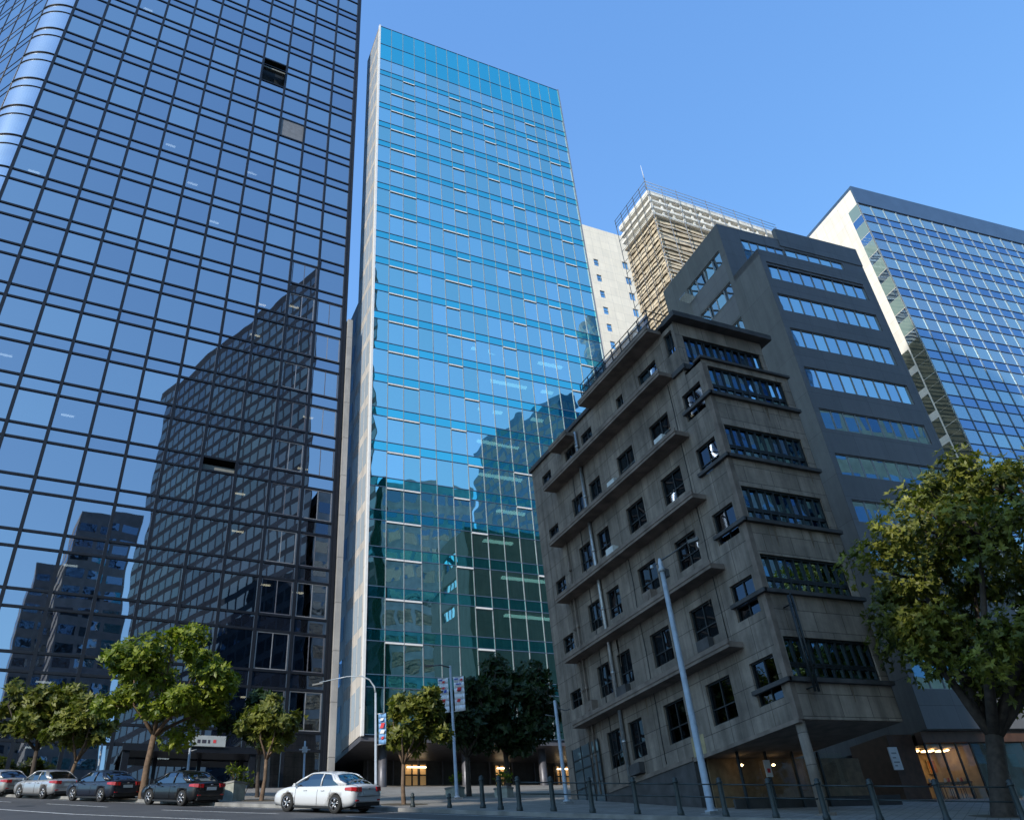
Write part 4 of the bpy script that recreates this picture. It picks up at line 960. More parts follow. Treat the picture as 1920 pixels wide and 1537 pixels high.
def tree(name, label, base, h, fork, crown, leafm, barkm, seed, tr=.14, lean=(0, 0), n_clump=18, n_ros=55, L=.30, clump_r=(.55, 1.0), limbs=5, group="street trees along the sidewalk"):
    """crown: (dx, dy, dz centre offset from base; rx, ry, rz radii)"""
    rg = random.Random(seed)
    T = thing(name, label, "tree", base, 0, group)
    cx_, cy_, cz_, rx, ry, rz = crown
    C0 = Vector((cx_, cy_, cz_)); F = Vector((lean[0], lean[1], fork))
    tb = MB(); mid = F * .5 + Vector((rg.uniform(-.06, .06), rg.uniform(-.06, .06), 0))
    tb.tube([(0, 0, -.25), (0, 0, .05), mid, F], [tr * 1.5, tr * 1.15, tr * .9, tr * .82], 10)
    clumps = []
    for i in range(n_clump):
        for _ in range(40):
            v = Vector((rg.uniform(-1, 1), rg.uniform(-1, 1), rg.uniform(-1, 1)))
            if .35 < v.length < 1: break
        v = v.normalized() * (.45 + .45 * rg.random())
        c = C0 + Vector((v.x * rx, v.y * ry, v.z * rz)); r = rg.uniform(*clump_r)
        clumps.append((c, r))
    ends = []
    for k in range(limbs):
        a = 2 * math.pi * (k + rg.uniform(-.3, .3)) / limbs
        e_ = C0 + Vector((math.cos(a) * rx * .5, math.sin(a) * ry * .5, rg.uniform(-.1, .45) * rz))
        j = F.lerp(e_, .45) + Vector((math.cos(a) * rx * .12, math.sin(a) * ry * .12, -.05 * rz))
        tb.tube([F - Vector((0, 0, .05)), F.lerp(j, .5) + Vector((0, 0, .04)), j, e_], [tr * .62, tr * .52, tr * .40, tr * .16], 7)
        ends += [j, e_, j.lerp(e_, .5)]
    for c, r in clumps:
        s_ = min(ends, key=lambda q: (q - c).length)
        m_ = s_.lerp(c, .5) + Vector((rg.uniform(-.1, .1), rg.uniform(-.1, .1), rg.uniform(-.05, .1)))
        tb.tube([s_, m_, c], [tr * .22, tr * .15, tr * .06], 5)
    tb.build("trunk", barkm, T)
    cb = MB(); up = Vector((0, 0, 1))
    for c, r in clumps:
        tone = rg.uniform(-.2, .2)
        for _ in range(n_ros):
            v = Vector((rg.gauss(0, 1), rg.gauss(0, 1), rg.gauss(0, 1))).normalized()
            rad = r * (rg.random() ** .45); p = c + Vector((v.x * rad, v.y * rad, v.z * rad * .72))
            out = (p - c).normalized() * .7 + Vector((0, 0, .45)) + Vector((rg.uniform(-.5, .5), rg.uniform(-.5, .5), rg.uniform(-.4, .4)))
            out.normalize(); a1 = out.cross(Vector((rg.random(), rg.random(), rg.random()))).normalized(); a2 = out.cross(a1)
            n = rg.randint(5, 8); t0 = max(0, min(1, rg.uniform(.15, .85) + tone))
            for i in range(n):
                an = 2 * math.pi * (i + rg.uniform(-.3, .3)) / n
                d = a1 * math.cos(an) + a2 * math.sin(an) + out * rg.uniform(.15, .8) - up * .15
                l_ = L * rg.uniform(.45, 1.3); leaf(cb, p, d, out, l_, l_ * .24, (max(0, min(1, t0 + rg.uniform(-.15, .15))), rg.random(), rg.random()))
    cb.build("crown", leafm, T)
    return T

def gp(x, y, h=.13): return (x, y, gz(x, y, h))
tree("street_tree", "large bright green street tree with forked trunk behind the dark parked cars", gp(3.3, 46.6), 8.6, 2.9, (.75, -.6, 5.3, 4.1, 3.4, 2.85), M['leaf_lit'], M['bark'], 1, .17, (.15, -.1), 40, 84, .27, (.6, 1.1), 6)
tree("street_tree", "small round street tree left of the white car under the dark tower", gp(7.96, 41.52), 4.8, 1.75, (.3, 0, 3.35, 1.35, 1.3, 1.35), M['leaf_olive'], M['bark'], 2, .09, (.1, 0), 18, 58, .24, (.35, .62), 5)
tree("street_tree", "round yellow-green street tree beside the street lamp in front of the blue tower", gp(12.42, 35.08), 4.6, 1.55, (.35, -.2, 3.25, 1.75, 1.5, 1.35), M['leaf_olive'], M['bark'], 3, .085, (.02, 0), 22, 58, .24, (.38, .66), 5)
tree("street_tree", "dark leafy tree in the shade behind the pair of white banners", gp(18.65, 42.65), 6, 1.9, (.3, 0, 4.0, 2.3, 2.0, 2.05), M['leaf_shade'], M['bark_dark'], 4, .13, (0, 0), 30, 66, .26, (.55, .95), 5)
tree("street_tree", "tall dark tree in the shade against the left end of the stone building", gp(21.2, 43.2), 7.6, 2.1, (.7, -.1, 4.8, 3.0, 2.4, 2.95), M['leaf_shade'], M['bark_dark'], 5, .16, (0, 0), 42, 66, .28, (.6, 1.1), 5)
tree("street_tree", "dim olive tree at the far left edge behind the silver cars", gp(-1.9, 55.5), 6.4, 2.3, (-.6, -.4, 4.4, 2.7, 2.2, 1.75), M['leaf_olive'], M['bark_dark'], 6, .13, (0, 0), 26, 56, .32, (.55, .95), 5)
tree("street_tree", "small leaning sunlit tree rising behind the silver cars", gp(-.1, 53.0), 5.2, 1.7, (.25, -.3, 3.55, 1.85, 1.6, 1.45), M['leaf_olive'], M['bark'], 7, .11, (.3, 0), 20, 56, .28, (.45, .75), 5)
tree("street_tree", "dark shaded tree between the large bright tree and the small round one", gp(8.6, 46.0), 6, 2.0, (-.2, .2, 3.9, 1.8, 1.5, 1.7), M['leaf_shade'], M['bark_dark'], 8, .1, (0, 0), 16, 52, .28, (.5, .8), 5)
tree("big_street_tree", "huge tree with dark spreading limbs at the right edge, sunlit at its top", gp(26.2, 18.9), 13, 2.3, (2.5, -1.65, 7.0, 5.7, 4.7, 5.1), M['leaf_big'], M['bark_dark'], 12, .33, (.6, -.28), 140, 105, .19, (.6, 1.35), 7)
# young plants
def shrub(label, base, r, n, leafm, seed, L=.2):
    rg = random.Random(seed); T = thing("shrub", label, "shrub", base, 0)
    tb = MB(); cb = MB()
    for k in range(5):
        a = rg.uniform(0, 6.28); e_ = Vector((math.cos(a) * r * .6, math.sin(a) * r * .6, r * rg.uniform(.8, 1.5)))
        tb.tube([(0, 0, -.05), e_ * .5 + Vector((0, 0, .1)), e_], [.02, .015, .006], 5)
        for _ in range(n):
            p = e_ + Vector((rg.gauss(0, r * .3), rg.gauss(0, r * .3), rg.gauss(0, r * .25)))
            for i in range(5):
                d = Vector((rg.uniform(-1, 1), rg.uniform(-1, 1), rg.uniform(-.3, .8))); leaf(cb, p, d, Vector((0, 0, 1)), L * rg.uniform(.6, 1.1), L * .25, r3())
    tb.build("stem", M['bark'], T); cb.build("foliage", leafm, T)
def planter(label, slabel, base, w, h, seed):
    T = thing("planter", label, "planter", base, R_(0) + 37)
    b = MB(); b.box(-w / 2, w / 2, -w / 2, w / 2, -.15, h - .08); b.build("planter_box", M['planter'], T)
    b = MB(); b.box(-w / 2 - .03, w / 2 + .03, -w / 2 - .03, -w / 2 + .05, h - .08, h); b.box(-w / 2 - .03, w / 2 + .03, w / 2 - .05, w / 2 + .03, h - .08, h)
    b.box(-w / 2 - .03, -w / 2 + .05, -w / 2 + .05, w / 2 - .05, h - .08, h); b.box(w / 2 - .05, w / 2 + .03, -w / 2 + .05, w / 2 - .05, h - .08, h); b.build("rim", M['stone_kerb'], T)
    b = MB(); b.box(-w / 2 + .05, w / 2 - .05, -w / 2 + .05, w / 2 - .05, h - .12, h - .05); b.build("soil", M['soil'], T)
    shrub(slabel, (base[0], base[1], base[2] + h - .05), w * .55, 9, M['leaf_lit'], seed)
planter("pale stone planter on the sunny sidewalk right of the front dark car", "bright leafy shrub in the stone planter right of the front dark car", gp(6.8, 42.2), .75, .75, 31)
planter("low stone planter between the blue tower columns and the lit doorway", "small shrub in the planter between the blue tower columns", gp(17.6, 42.0), .7, .45, 32)
planter("stone planter under the dark trees left of the stone building", "shrub in the planter under the dark trees", gp(19.6, 40.5), .7, .45, 33)
shrub("low bright sprouts beside the small round tree", gp(7.3, 42.6), .55, 9, M['leaf_lit'], 35)

# ------------------------------------------------------------------ cars
def paint(name, c, metal=.3, coat=.9):
    t = NT(name); p = t.p; p.inputs["Base Color"].default_value = c4(c); p.inputs["Metallic"].default_value = metal; p.inputs["Roughness"].default_value = .32
    p.inputs["Coat Weight"].default_value = coat; p.inputs["Coat Roughness"].default_value = .04
    return t.mat
M['car_white'] = paint("white_car_paint", (.62, .63, .65), .05); M['car_silver'] = paint("silver_car_paint", (.46, .46, .47), .55); M['car_silver2'] = paint("champagne_car_paint", (.42, .41, .39), .5)
M['car_navy'] = paint("navy_car_paint", (.006, .009, .020), .0, .55); M['car_black'] = paint("black_car_paint", (.004, .005, .007), .0, .55)
M['car_glass'] = glass("car_window_glass", (.75, .85, .95), .22, (.05, .06, .06), tilt=0, wob=.004, diff=(.01, .012, .014), dfac=.6)
M['tyre'] = simple("tyre_rubber", (.018, .018, .018), .85, 0, .2); M['rim'] = simple("alloy_rim", (.38, .38, .40), .3, .8, .1); M['trim'] = simple("black_trim", (.012, .012, .013), .5, 0, .2)
M['tail'] = simple("tail_lamp_red", (.42, .012, .015), .15, 0, .1, coat=.8); M['head'] = simple("head_lamp_glass", (.55, .58, .6), .1, .3, .05, coat=.8); M['plate'] = simple("number_plate", (.60, .62, .62), .5, 0, .03)

def lerp_st(st, n):
    out = []
    for i in range(n):
        f = i / (n - 1) * (len(st) - 1); k = min(int(f), len(st) - 2); t = f - k
        p0, p1, p2, p3 = st[max(k - 1, 0)], st[k], st[k + 1], st[min(k + 2, len(st) - 1)]
        out.append([0.5 * ((2 * b_) + (-a_ + c_) * t + (2 * a_ - 5 * b_ + 4 * c_ - d_) * t * t + (-a_ + 3 * b_ - 3 * c_ + d_) * t ** 3) for a_, b_, c_, d_ in zip(p0, p1, p2, p3)])
    return out
BODY = [  # x, half width at waist, sill z, waist z, shoulder z, deck z (centre), shoulder half width
    (-2.16, .60, .42, .60, .80, .86, .54), (-2.10, .76, .33, .60, .86, .95, .70), (-1.92, .84, .25, .60, .90, .985, .76), (-1.5, .865, .20, .58, .91, .995, .78),
    (-.9, .87, .18, .56, .90, .97, .79), (-.2, .87, .17, .55, .885, .93, .80), (.6, .87, .17, .54, .87, .91, .80), (1.1, .865, .18, .54, .85, .91, .78),
    (1.5, .85, .19, .53, .80, .875, .74), (1.85, .80, .22, .50, .72, .80, .67), (2.08, .68, .27, .46, .62, .69, .56), (2.19, .46, .34, .44, .52, .56, .38)]
def car_body_mesh():
    b = MB(); st = lerp_st(BODY, 45); ring = []
    for x, w, zs_, zw, zh, zd, wh in st:
        side = [(w * .90, zs_), (w * .985, zs_ + (zw - zs_) * .45), (w, zw), (w * .985, zw + (zh - zw) * .5), (wh + (w - wh) * .45, zh), (wh * .86, zh + (zd - zh) * .6), (wh * .5, zd), (0, zd + .008)]
        pts = [(x, y, z) for y, z in side] + [(x, -y, z) for y, z in side[-2::-1]]
        ring.append(pts)
    n = len(ring[0])
    for a, c in zip(ring[:-1], ring[1:]):
        for k in range(n - 1): b.face([a[k], c[k], c[k + 1], a[k + 1]][::-1], 0, None, True)
        b.face([a[n - 1], c[n - 1], c[0], a[0]][::-1])
    b.face(ring[0]); b.face(ring[-1][::-1])
    o = b.build("tmp_body", M['car_white'])
    me = o.data; bm = bmesh.new(); bm.from_mesh(me); bmesh.ops.remove_doubles(bm, verts=bm.verts, dist=1e-4); bmesh.ops.recalc_face_normals(bm, faces=bm.faces); bm.to_mesh(me); bm.free()
    cut = MB()
    for x in (-1.27, 1.20):
        for sgn in (-1, 1):
            pts = [(x, sgn * .60, .32), (x, sgn * 1.1, .32)]; cut.tube(pts, .375, 28)
    co = cut.build("tmp_cut", M['trim'])
    bmc = bmesh.new(); bmc.from_mesh(co.data); bmesh.ops.recalc_face_normals(bmc, faces=bmc.faces); bmc.to_mesh(co.data); bmc.free()
    md = o.modifiers.new("arch", 'BOOLEAN'); md.operation = 'DIFFERENCE'; md.object = co; md.solver = 'EXACT'
    dg = bpy.context.evaluated_depsgraph_get(); me2 = bpy.data.meshes.new_from_object(o.evaluated_get(dg))
    bpy.data.objects.remove(o); bpy.data.objects.remove(co)
    return me2
CABIN = [  # x, half width at belt, belt z, half width at roof, roof z
    (-1.72, .66, .955, .60, .985), (-1.30, .70, .93, .585, 1.20), (-.95, .74, .92, .575, 1.335), (-.45, .765, .905, .575, 1.395), (.05, .775, .895, .57, 1.39), (.32, .77, .89, .56, 1.335), (.75, .75, .88, .60, 1.12), (1.16, .70, .875, .64, .905)]
def cab_ring(x, wb, zb_, wr, zr):
    s_ = [(wb, zb_), (wb * .5 + wr * .5 + .035, zb_ * .5 + zr * .5), (wr + .012, zr - (zr - zb_) * .10), (wr * .86, zr - .008 * (zr - zb_) * 5), (wr * .45, zr + .012), (0, zr + .018)]
    return [(x, y, z) for y, z in s_] + [(x, -y, z) for y, z in s_[-2::-1]]
def build_car(label, paintm, loc, head, group="cars parked along the kerb"):
    T = thing("parked_car", label, "car", (0, 0, 0), 0, group)
    global BODYME
    if BODYME is None: BODYME = car_body_mesh()
    me = BODYME.copy(); me.materials.clear(); me.materials.append(paintm)
    bo = bpy.data.objects.new("body", me); col.objects.link(bo); bo.parent = T
    st = lerp_st(CABIN, 29); rings = [cab_ring(*s_) for s_ in st]; n = len(rings[0])
    g = MB(); r_ = MB()
    for i, (a, c) in enumerate(zip(rings[:-1], rings[1:])):
        xm = (a[0][0] + c[0][0]) / 2
        for k in range(n - 1): g.face([a[k], c[k], c[k + 1], a[k + 1]][::-1], 0, None, True)
    g.build("window", M['car_glass'], T)
    def grow(p, d=.012): return (p[0], p[1] * (1 + d), p[2] + d)
    for i, (a, c) in enumerate(zip(rings[:-1], rings[1:])):
        xm = (a[0][0] + c[0][0]) / 2
        if -1.02 < xm < .26:
            for k in range(2, n - 3): r_.face([grow(a[k]), grow(c[k]), grow(c[k + 1]), grow(a[k + 1])][::-1], 0, None, True)
    for sgn in (-1, 1):
        idx = [0, 1, 2] if sgn > 0 else [n - 1, n - 2, n - 3]
        def P(i, k, d=.012): return Vector(grow(rings[i][idx[k]], d))
        def xi(x): return min(range(len(st)), key=lambda i: abs(st[i][0] - x))
        # front, middle and rear pillars, and the rail over the doors
        r_.tube([P(xi(1.12), 0), P(xi(.75), 2), P(xi(.25), 2)], [.045, .035, .035], 6)
        r_.tube([P(xi(-.42), 0), P(xi(-.42), 1), P(xi(-.42), 2)], [.035, .03, .03], 6)
        for dx in (0, .12, .24): r_.tube([P(xi(-1.62 + dx), 0), P(xi(-1.32 + dx), 1) , P(xi(-1.02 + dx * .6), 2)], [.055, .05, .045], 6)
        r_.tube([P(i, 2) for i in range(xi(-1.1), xi(.3) + 1, 2)], .03, 6)
    r_.build("roof", paintm, T)
    for x in (-1.27, 1.20):
        for sgn in (-1, 1):
            w = MB(); prof = [(.20, -.10), (.295, -.105), (.318, -.08), (.318, .08), (.295, .105), (.20, .10)]
            b0 = len(w.v); N_ = 28
            for r, d in prof:
                for k in range(N_):
                    a = 2 * math.pi * k / N_; w.v.append((x + r * math.cos(a), sgn * .76 + d, .318 + r * math.sin(a)))
            for i in range(len(prof) - 1):
                for k in range(N_):
                    k2 = (k + 1) % N_; w.f.append((b0 + i * N_ + k, b0 + i * N_ + k2, b0 + (i + 1) * N_ + k2, b0 + (i + 1) * N_ + k)); w.m.append(0); w.rnd.append((.5, .5, .5)); w.sm.append(True)
            wo = w.build("wheel", M['tyre'], T)
            h = MB(); y1 = sgn * (.76 + .085)
            for k in range(5):
                a = 2 * math.pi * k / 5 + .3
                for da in (-.16, .16): h.tube([(x + .03 * math.cos(a), y1 + sgn * .012, .318 + .03 * math.sin(a)), (x + .205 * math.cos(a + da), y1, .318 + .205 * math.sin(a + da))], .02, 5)
            h.tube([(x + .213 * math.cos(2 * math.pi * k / 24), y1, .318 + .213 * math.sin(2 * math.pi * k / 24)) for k in range(25)], .018, 5)
            h.tube([(x, y1 - sgn * .03, .318), (x, y1 + sgn * .03, .318)], .05, 10)
            h.build("rim", M['rim'], wo)
            k_ = MB(); k_.tube([(x, sgn * .66, .318), (x, sgn * .80, .318)], .20, 20); k_.build("brake_disc", M['trim'], wo)
    for sgn in (-1, 1):
        q = MB(); pr = [(-2.185, .40), (-2.15, .66), (-2.03, .80), (-1.74, .845)]
        top = [(x, sgn * (y + .012), .905 - .006 * abs(i - 2) - .02 * (i == 3)) for i, (x, y) in enumerate(pr)]; bot = [(x - .012, sgn * (y + .03), .735 + .02 * i) for i, (x, y) in enumerate(pr)]
        inn = [(p[0] + .08, p[1] * .86, p[2]) for p in top]; inb = [(p[0] + .08, p[1] * .86, p[2]) for p in bot]
        for i in range(3):
            q.face([top[i], top[i + 1], bot[i + 1], bot[i]]); q.face([inn[i], inn[i + 1], top[i + 1], top[i]]); q.face([bot[i], bot[i + 1], inb[i + 1], inb[i]])
        q.face([top[0], bot[0], inb[0], inn[0]]); q.face([top[3], inn[3], inb[3], bot[3]]); q.build("taillight", M['tail'], T)
        q = MB(); q.obox((1.86, sgn * .66, .60), Vector((.75, -sgn * .55, -.05)).normalized(), (0, 0, 1), Vector((-.5, -sgn * .8, 0)).normalized(), .34, .10, .12); q.build("headlight", M['head'], T)
        q = MB(); q.obox((.72, sgn * .80, .90), (1, 0, 0), (0, sgn, 0), (0, 0, 1), .10, .16, .10); q.tube([(.80, sgn * .74, .90), (.78, sgn * .84, .93)], .02, 6); q.build("wing_mirror", paintm, T)
        for x in (-.62, .28):
            q = MB(); q.box(x - .09, x + .09, sgn * .868 - .02, sgn * .868 + .02, .755, .785); q.build("door_handle", paintm, T)
        q = MB()
        for x in (-1.02, -.36, .78): q.tube([(x, sgn * .862, .25), (x, sgn * .874, .55), (x, sgn * .852, .80)], .006, 5)
        q.tube([(-.98, sgn * .858, .235), (.78, sgn * .858, .235)], .008, 5); q.build("door_seam", M['trim'], T)
        q = MB(); q.obox((-1.0, sgn * .80, .17), (1, 0, 0), (0, sgn, 0), (0, 0, 1), 1.85, .055, .07); q.build("side_skirt", M['trim'], T)
    q = MB(); q.box(-2.178, -2.12, -.36, .36, .60, .80); q.build("plate_recess", paintm, T)
    q = MB(); q.box(-2.19, -2.1785, -.25, .25, .635, .765); q.build("number_plate", M['plate'], T)
    q = MB(); q.box(-2.186, -2.1785, -.36, .36, .80, .812); q.tube([(-2.185, -.05, .85), (-2.185, .05, .85)], .022, 8); q.build("chrome_strip", M['rim'], T)
    q = MB()
    for sg in (-1, 1): q.tube([(-2.17, sg * .62, .60), (-2.185, sg * .56, .70), (-2.16, sg * .62, .93), (-1.80, sg * .64, 1.0)], .006, 5)
    q.tube([(-2.175, -.62, .585), (-2.185, 0, .58), (-2.175, .62, .585)], .007, 5); q.build("boot_seam", M['trim'], T)
    q = MB()
    for sg in (-1, 1): q.obox((-2.17, sg * .66, .42), (0, -sg, 0), (0, 0, 1), (1, 0, 0), .16, .05, .04)
    q.build("reflector", M['tail'], T)
    q = MB(); q.box(-2.16, -1.95, -.66, .66, .24, .38); q.build("rear_bumper_trim", M['trim'], T)
    q = MB(); q.box(1.2, 2.12, -.55, .55, .20, .34); q.box(-1.9, 1.4, -.68, .68, .14, .20); q.build("underbody", M['trim'], T)
    place(T, loc, head); return T
BODYME = None
def place(T, loc, head, s_=.97):
    Zu = NG.normalized(); X = Vector((math.cos(R_(head)), math.sin(R_(head)), 0)); X = (X - Zu * X.dot(Zu)).normalized(); Y = Zu.cross(X)
    mm = Matrix((X * s_, Y * s_, Zu * s_)).transposed().to_4x4(); mm.translation = Vector((loc[0], loc[1], gz(loc[0], loc[1], .0)))
    T.matrix_world = mm
build_car("white saloon car alone by the kerb in front of the blue tower", M['car_white'], (8.75, 33.45), 121)
build_car("black saloon car with white number plate, nearest of the dark pair", M['car_black'], (4.55, 42.0), 118)
build_car("navy saloon car between the black car and the silver cars", M['car_navy'], (1.55, 48.2), 119)
build_car("silver saloon car parked behind the navy car, whole body visible", M['car_silver'], (-1.0, 53.6), 119)
build_car("champagne silver saloon car cut off by the left edge of the photo", M['car_silver2'], (-3.5, 58.4), 119)

# ------------------------------------------------------------------ street furniture
def pole(name, label, base, h, r0, r1, mat, cat="pole", parent_only=False):
    T = thing(name, label, cat, base)
    b = MB(); b.tube([(0, 0, -.1), (0, 0, .12), (0, 0, .13), (0, 0, h)], [r0 * 1.7, r0 * 1.7, r0, r1], 14); b.build("pole", mat, T)
    b = MB(); b.box(-r0 * 2.6, r0 * 2.6, -r0 * 2.6, r0 * 2.6, -.2, .04); b.build("base_plate", M['steel'], T)
    return T
L1 = pole("street_lamp", "grey street lamp with long curved arm and small blue banner, right of the white car", gp(10.82, 33.74), 4.3, .06, .045, M['pole_paint'], "street lamp")
b = MB(); pts = [(0, 0, 4.28), (-.05, .0, 4.55), (-.25, .05, 4.85), (-.55, .12, 5.0), (-1.1, .4, 5.05), (-2.1, 1.0, 4.95)]; b.tube(pts, [.04, .035, .03, .025, .02, .018], 8); b.build("arm", M['pole_paint'], L1)
b = MB(); b.obox((-2.0, .85, 4.86), Vector((-.85, .5, -.06)).normalized(), Vector((.5, .85, 0)).normalized(), (0, 0, 1), .45, .15, .06); b.build("lamp_head", M['pole_dark'], L1)
def banner(label, base, x0, x1, z0, z1, yaw, cloth, marks, group=None):
    T = thing("banner", label, "banner", base, yaw, group)
    b = MB(); n = 5
    for i in range(n):
        for j in range(6):
            def P(i_, j_): return (x0 + (x1 - x0) * i_ / n, .02 * math.sin(i_ * 1.3 + j_ * .8), z0 + (z1 - z0) * j_ / 6)
            b.face([P(i, j), P(i + 1, j), P(i + 1, j + 1), P(i, j + 1)], 0, None, True)
    o = b.build("cloth", cloth, T); sm_ = o.modifiers.new("thick", 'SOLIDIFY'); sm_.thickness = .008
    b = MB()
    for z in (z0, z1): b.tube([(0, 0, z), (x1 if abs(x1) > abs(x0) else x0, 0, z)], .018, 6)
    b.build("bracket", M['steel'], T)
    for mk, (fx, fz, w, h) in marks:
        b = MB(); X = x0 + (x1 - x0) * fx; Z = z0 + (z1 - z0) * fz
        b.prism([(X - w / 2, -.046), (X + w / 2, -.046), (X + w / 2, -.036), (X - w / 2, -.036)], Z - h / 2, Z + h / 2)
        for v in range(len(b.v)):
            x, y, z = b.v[v]; b.v[v] = (x + (z - Z) * .35, y, z)
        b.build("printed_mark", mk, T)
MK = [(M['ink_red'], (.55, .88, .12, .10)), (M['ink_red'], (.5, .70, .14, .10)), (M['ink_dark'], (.35, .60, .12, .12)), (M['ink_blue'], (.68, .60, .12, .14)), (M['ink_red'], (.48, .33, .16, .16)), (M['ink_dark'], (.42, .12, .08, .22)), (M['ink_blue'], (.25, .94, .2, .05))]
MK2 = [(M['ink_blue'], (.25, .93, .2, .06)), (M['ink_red'], (.75, .9, .12, .10)), (M['ink_blue'], (.45, .78, .26, .05)), (M['ink_red'], (.5, .63, .2, .18)), (M['ink_dark'], (.5, .58, .16, .08)), (M['ink_red'], (.4, .3, .16, .14))]
banner("small blue banner with red and white print on the lamp right of the white car", gp(10.82, 33.74), .12, .42, 2.25, 3.45, -25, M['fabric_blue'], [(M['ink_red'], (.5, .6, .14, .2)), (M['sign_white'], (.5, .4, .16, .14)), (M['sign_white'], (.45, .8, .12, .1)), (M['ink_red'], (.5, .2, .1, .1))])
P5 = pole("banner_pole", "thick grey pole carrying two white banners before the blue tower", gp(16.65, 39.53), 6.3, .085, .055, M['pole_paint'])
b = MB(); b.tube([(0, 0, 6.2), (-.5, .1, 6.35), (-1.0, .2, 6.3)], [.04, .035, .03], 8); b.obox((-1.35, .1, 6.24), (1, -.2, 0), (.2, 1, 0), (0, 0, 1), .42, .16, .07); b.build("lamp_arm", M['pole_dark'], P5)
banner("white hanging banner with red and blue print, left of the pole", gp(16.65, 39.53), -.66, -.14, 4.0, 5.7, -28, M['fabric'], MK, "white banners on the pole")
banner("white hanging banner with red print half hidden by leaves, right of the pole", gp(16.65, 39.53), .14, .66, 4.0, 5.7, -28, M['fabric'], MK2, "white banners on the pole")
T = pole("utility_pole", "thin pale pole in front of the dark tower left of the white car", gp(11.35, 47.97), 2.75, .06, .05, M['pole_paint'])
b = MB(); b.tube([(-.3, 0, 2.3), (.3, 0, 2.3)], .03, 6); b.box(-.12, .12, -.08, .08, 2.15, 2.45); b.build("crossbar", M['pole_paint'], T)
pole("utility_pole", "leaning-looking pale pole at the far left between the olive trees", gp(1.4, 55.2), 4.3, .07, .05, M['pole_paint'])
T = pole("utility_pole", "grey pole with small side brackets under the large bright tree", gp(5.6, 49.8), 4.1, .07, .05, M['pole_paint'])
b = MB(); b.tube([(-.35, 0, 3.0), (.45, .1, 3.15)], .025, 6); b.tube([(0, 0, 2.2), (.35, 0, 2.3)], .025, 6); b.box(-.1, .1, -.1, .1, 3.5, 3.95); b.build("bracket", M['pole_paint'], T)
T = pole("utility_pole", "blue-grey pole with wire brackets at the left end of the stone building", gp(18.91, 33.13), 4.2, .09, .07, M['pole_paint'])
b = MB(); b.tube([(0, 0, 3.9), (.45, -.1, 3.75), (.6, -.2, 3.8)], .025, 6); b.tube([(0, 0, 3.5), (-.5, .1, 3.6)], .025, 6); b.tube([(0, 0, 4.15), (.2, 0, 3.9), (.25, 0, 3.6)], .02, 6); b.build("bracket", M['pole_dark'], T)
P7 = pole("camera_pole", "tall pale tapering steel pole with a dark camera arm before the stone building", gp(19.01, 23.93), 8.4, .125, .09, M['pole_paint'], "camera pole")
b = MB(); b.lathe([(.10, 8.4), (.13, 8.42), (.13, 8.55), (.09, 8.6), (.10, 8.75), (.05, 8.95)], (0, 0, 0), 12); b.build("pole_cap", M['pole_paint'], P7)
b = MB(); b.tube([(0, 0, 8.85), (.3, -.35, 9.0), (.75, -.95, 9.3)], [.035, .03, .025], 8); b.tube([(0, 0, 8.8), (-.25, .2, 8.7)], .02, 6); b.build("arm", M['pole_dark'], P7)
b = MB(); b.obox((.68, -1.02, 9.2), Vector((.6, -.8, .1)).normalized(), Vector((.8, .6, 0)).normalized(), (0, 0, 1), .42, .16, .13); b.build("camera_head", M['pole_dark'], P7)
b = MB(); b.lathe([(.06, 8.6), (.08, 8.64), (.05, 8.74)], (-.27, .22, 0), 10); b.build("camera_head", M['pole_paint'], P7)
b = MB(); b.box(.08, .24, -.12, .12, 8.2, 8.5); b.build("junction_box", M['pole_dark'], P7)

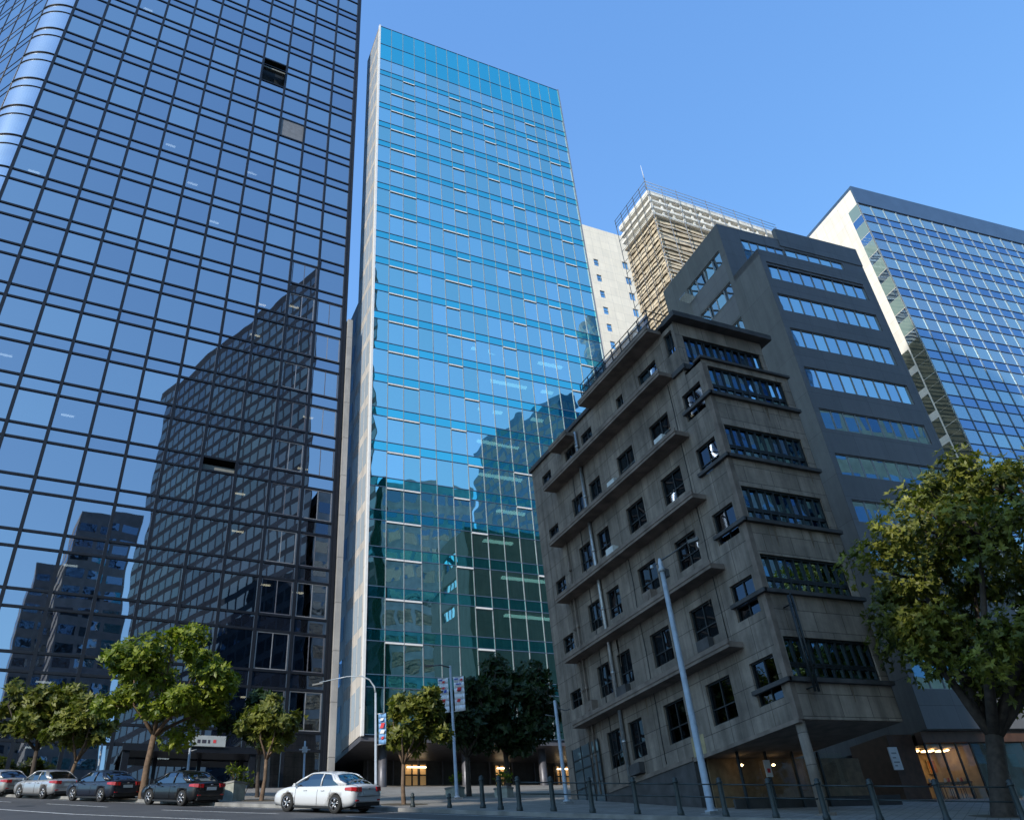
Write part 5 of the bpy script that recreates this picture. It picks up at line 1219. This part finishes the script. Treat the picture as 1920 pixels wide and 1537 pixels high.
def bollard(label, base, h=1.12, r=.085):
    T = thing("bollard", label, "bollard", base, 0, "iron bollards along the kerb")
    b = MB(); b.lathe([(r * 1.35, -.1), (r * 1.35, .1), (r * 1.1, .13), (r, .2), (r * .92, h - .2), (r * .98, h - .18)], (0, 0, 0), 14); b.build("shaft", M['bollard'], T)
    b = MB(); b.lathe([(r * .98, h - .178), (r * 1.2, h - .16), (r * 1.2, h - .12), (r * .8, h - .10), (r * 1.05, h - .05), (r * .7, h - .01), (r * .15, h + .01)], (0, 0, 0), 14); b.build("cap", M['bollard'], T)
    return T
BP_ = [(13.95, 30.7), (14.05, 29.4), (14.3, 28.4), (15.2, 27.6), (15.9, 26.2), (16.8, 24.9), (17.65, 23.75), (18.45, 22.55), (19.3, 21.3), (20.1, 20.1), (20.9, 18.9), (22.0, 17.6), (23.2, 16.2)]
words = ["first bollard from the left, in front of the blue tower lobby", "second bollard from the left", "third bollard from the left, in front of the dark trees", "fourth bollard from the left, left of the short blue-grey pole", "fifth bollard from the left, just right of the short blue-grey pole", "bollard in front of the pale glazed door", "bollard between the glazed door and the tall steel pole", "bollard close left of the tall steel pole", "bollard close right of the tall steel pole", "bollard left of the stone building's corner column", "bollard right of the corner column", "bollard in front of the dark passage with the hanging sign", "bollard in front of the lit shop, beside the big trunk"]
for (x, y), w in zip(BP_, words): bollard("dark green iron " + w, gp(x, y))
for (x, y), w in (((11.9, 32.6), "left of the pair"), ((12.95, 31.5), "right of the pair")): bollard("short dark stump bollard on the sidewalk right of the lamp, " + w, gp(x, y), .5, .07)
for i in range(2, len(BP_) - 1):
    a, c = gp(*BP_[i]), gp(*BP_[i + 1]); A_, C_ = Vector(a), Vector(c); t = (C_ - A_).normalized()
    T = thing("barrier_rail", "thin dark rail pair spanning from the %s bollard to the next on its right" % ["third", "fourth", "fifth", "sixth", "seventh", "eighth", "ninth", "tenth", "eleventh", "twelfth"][i - 2], "railing", a, 0, "rails between the bollards")
    for z in (.92, .55):
        b = MB(); b.tube([tuple(t * .10 + Vector((0, 0, z))), tuple((C_ - A_) - t * .10 + Vector((0, 0, z)))], .022, 8); b.build("rail", M['bollard'], T)
for (x, y), w in (((12.42, 35.08), "lamp-side round tree"), ((7.96, 41.52), "small round tree left of the white car"), ((3.3, 46.6), "large bright tree"), ((26.2, 18.9), "huge tree at the right edge")):
    b = MB(); r = 1.0
    b.face([(x + r * math.cos(a * .3927), y + r * math.sin(a * .3927), gz(x + r * math.cos(a * .3927), y + r * math.sin(a * .3927), .134)) for a in range(16)])
    tag(b.build("tree_pit", M['soil']), kind='structure')
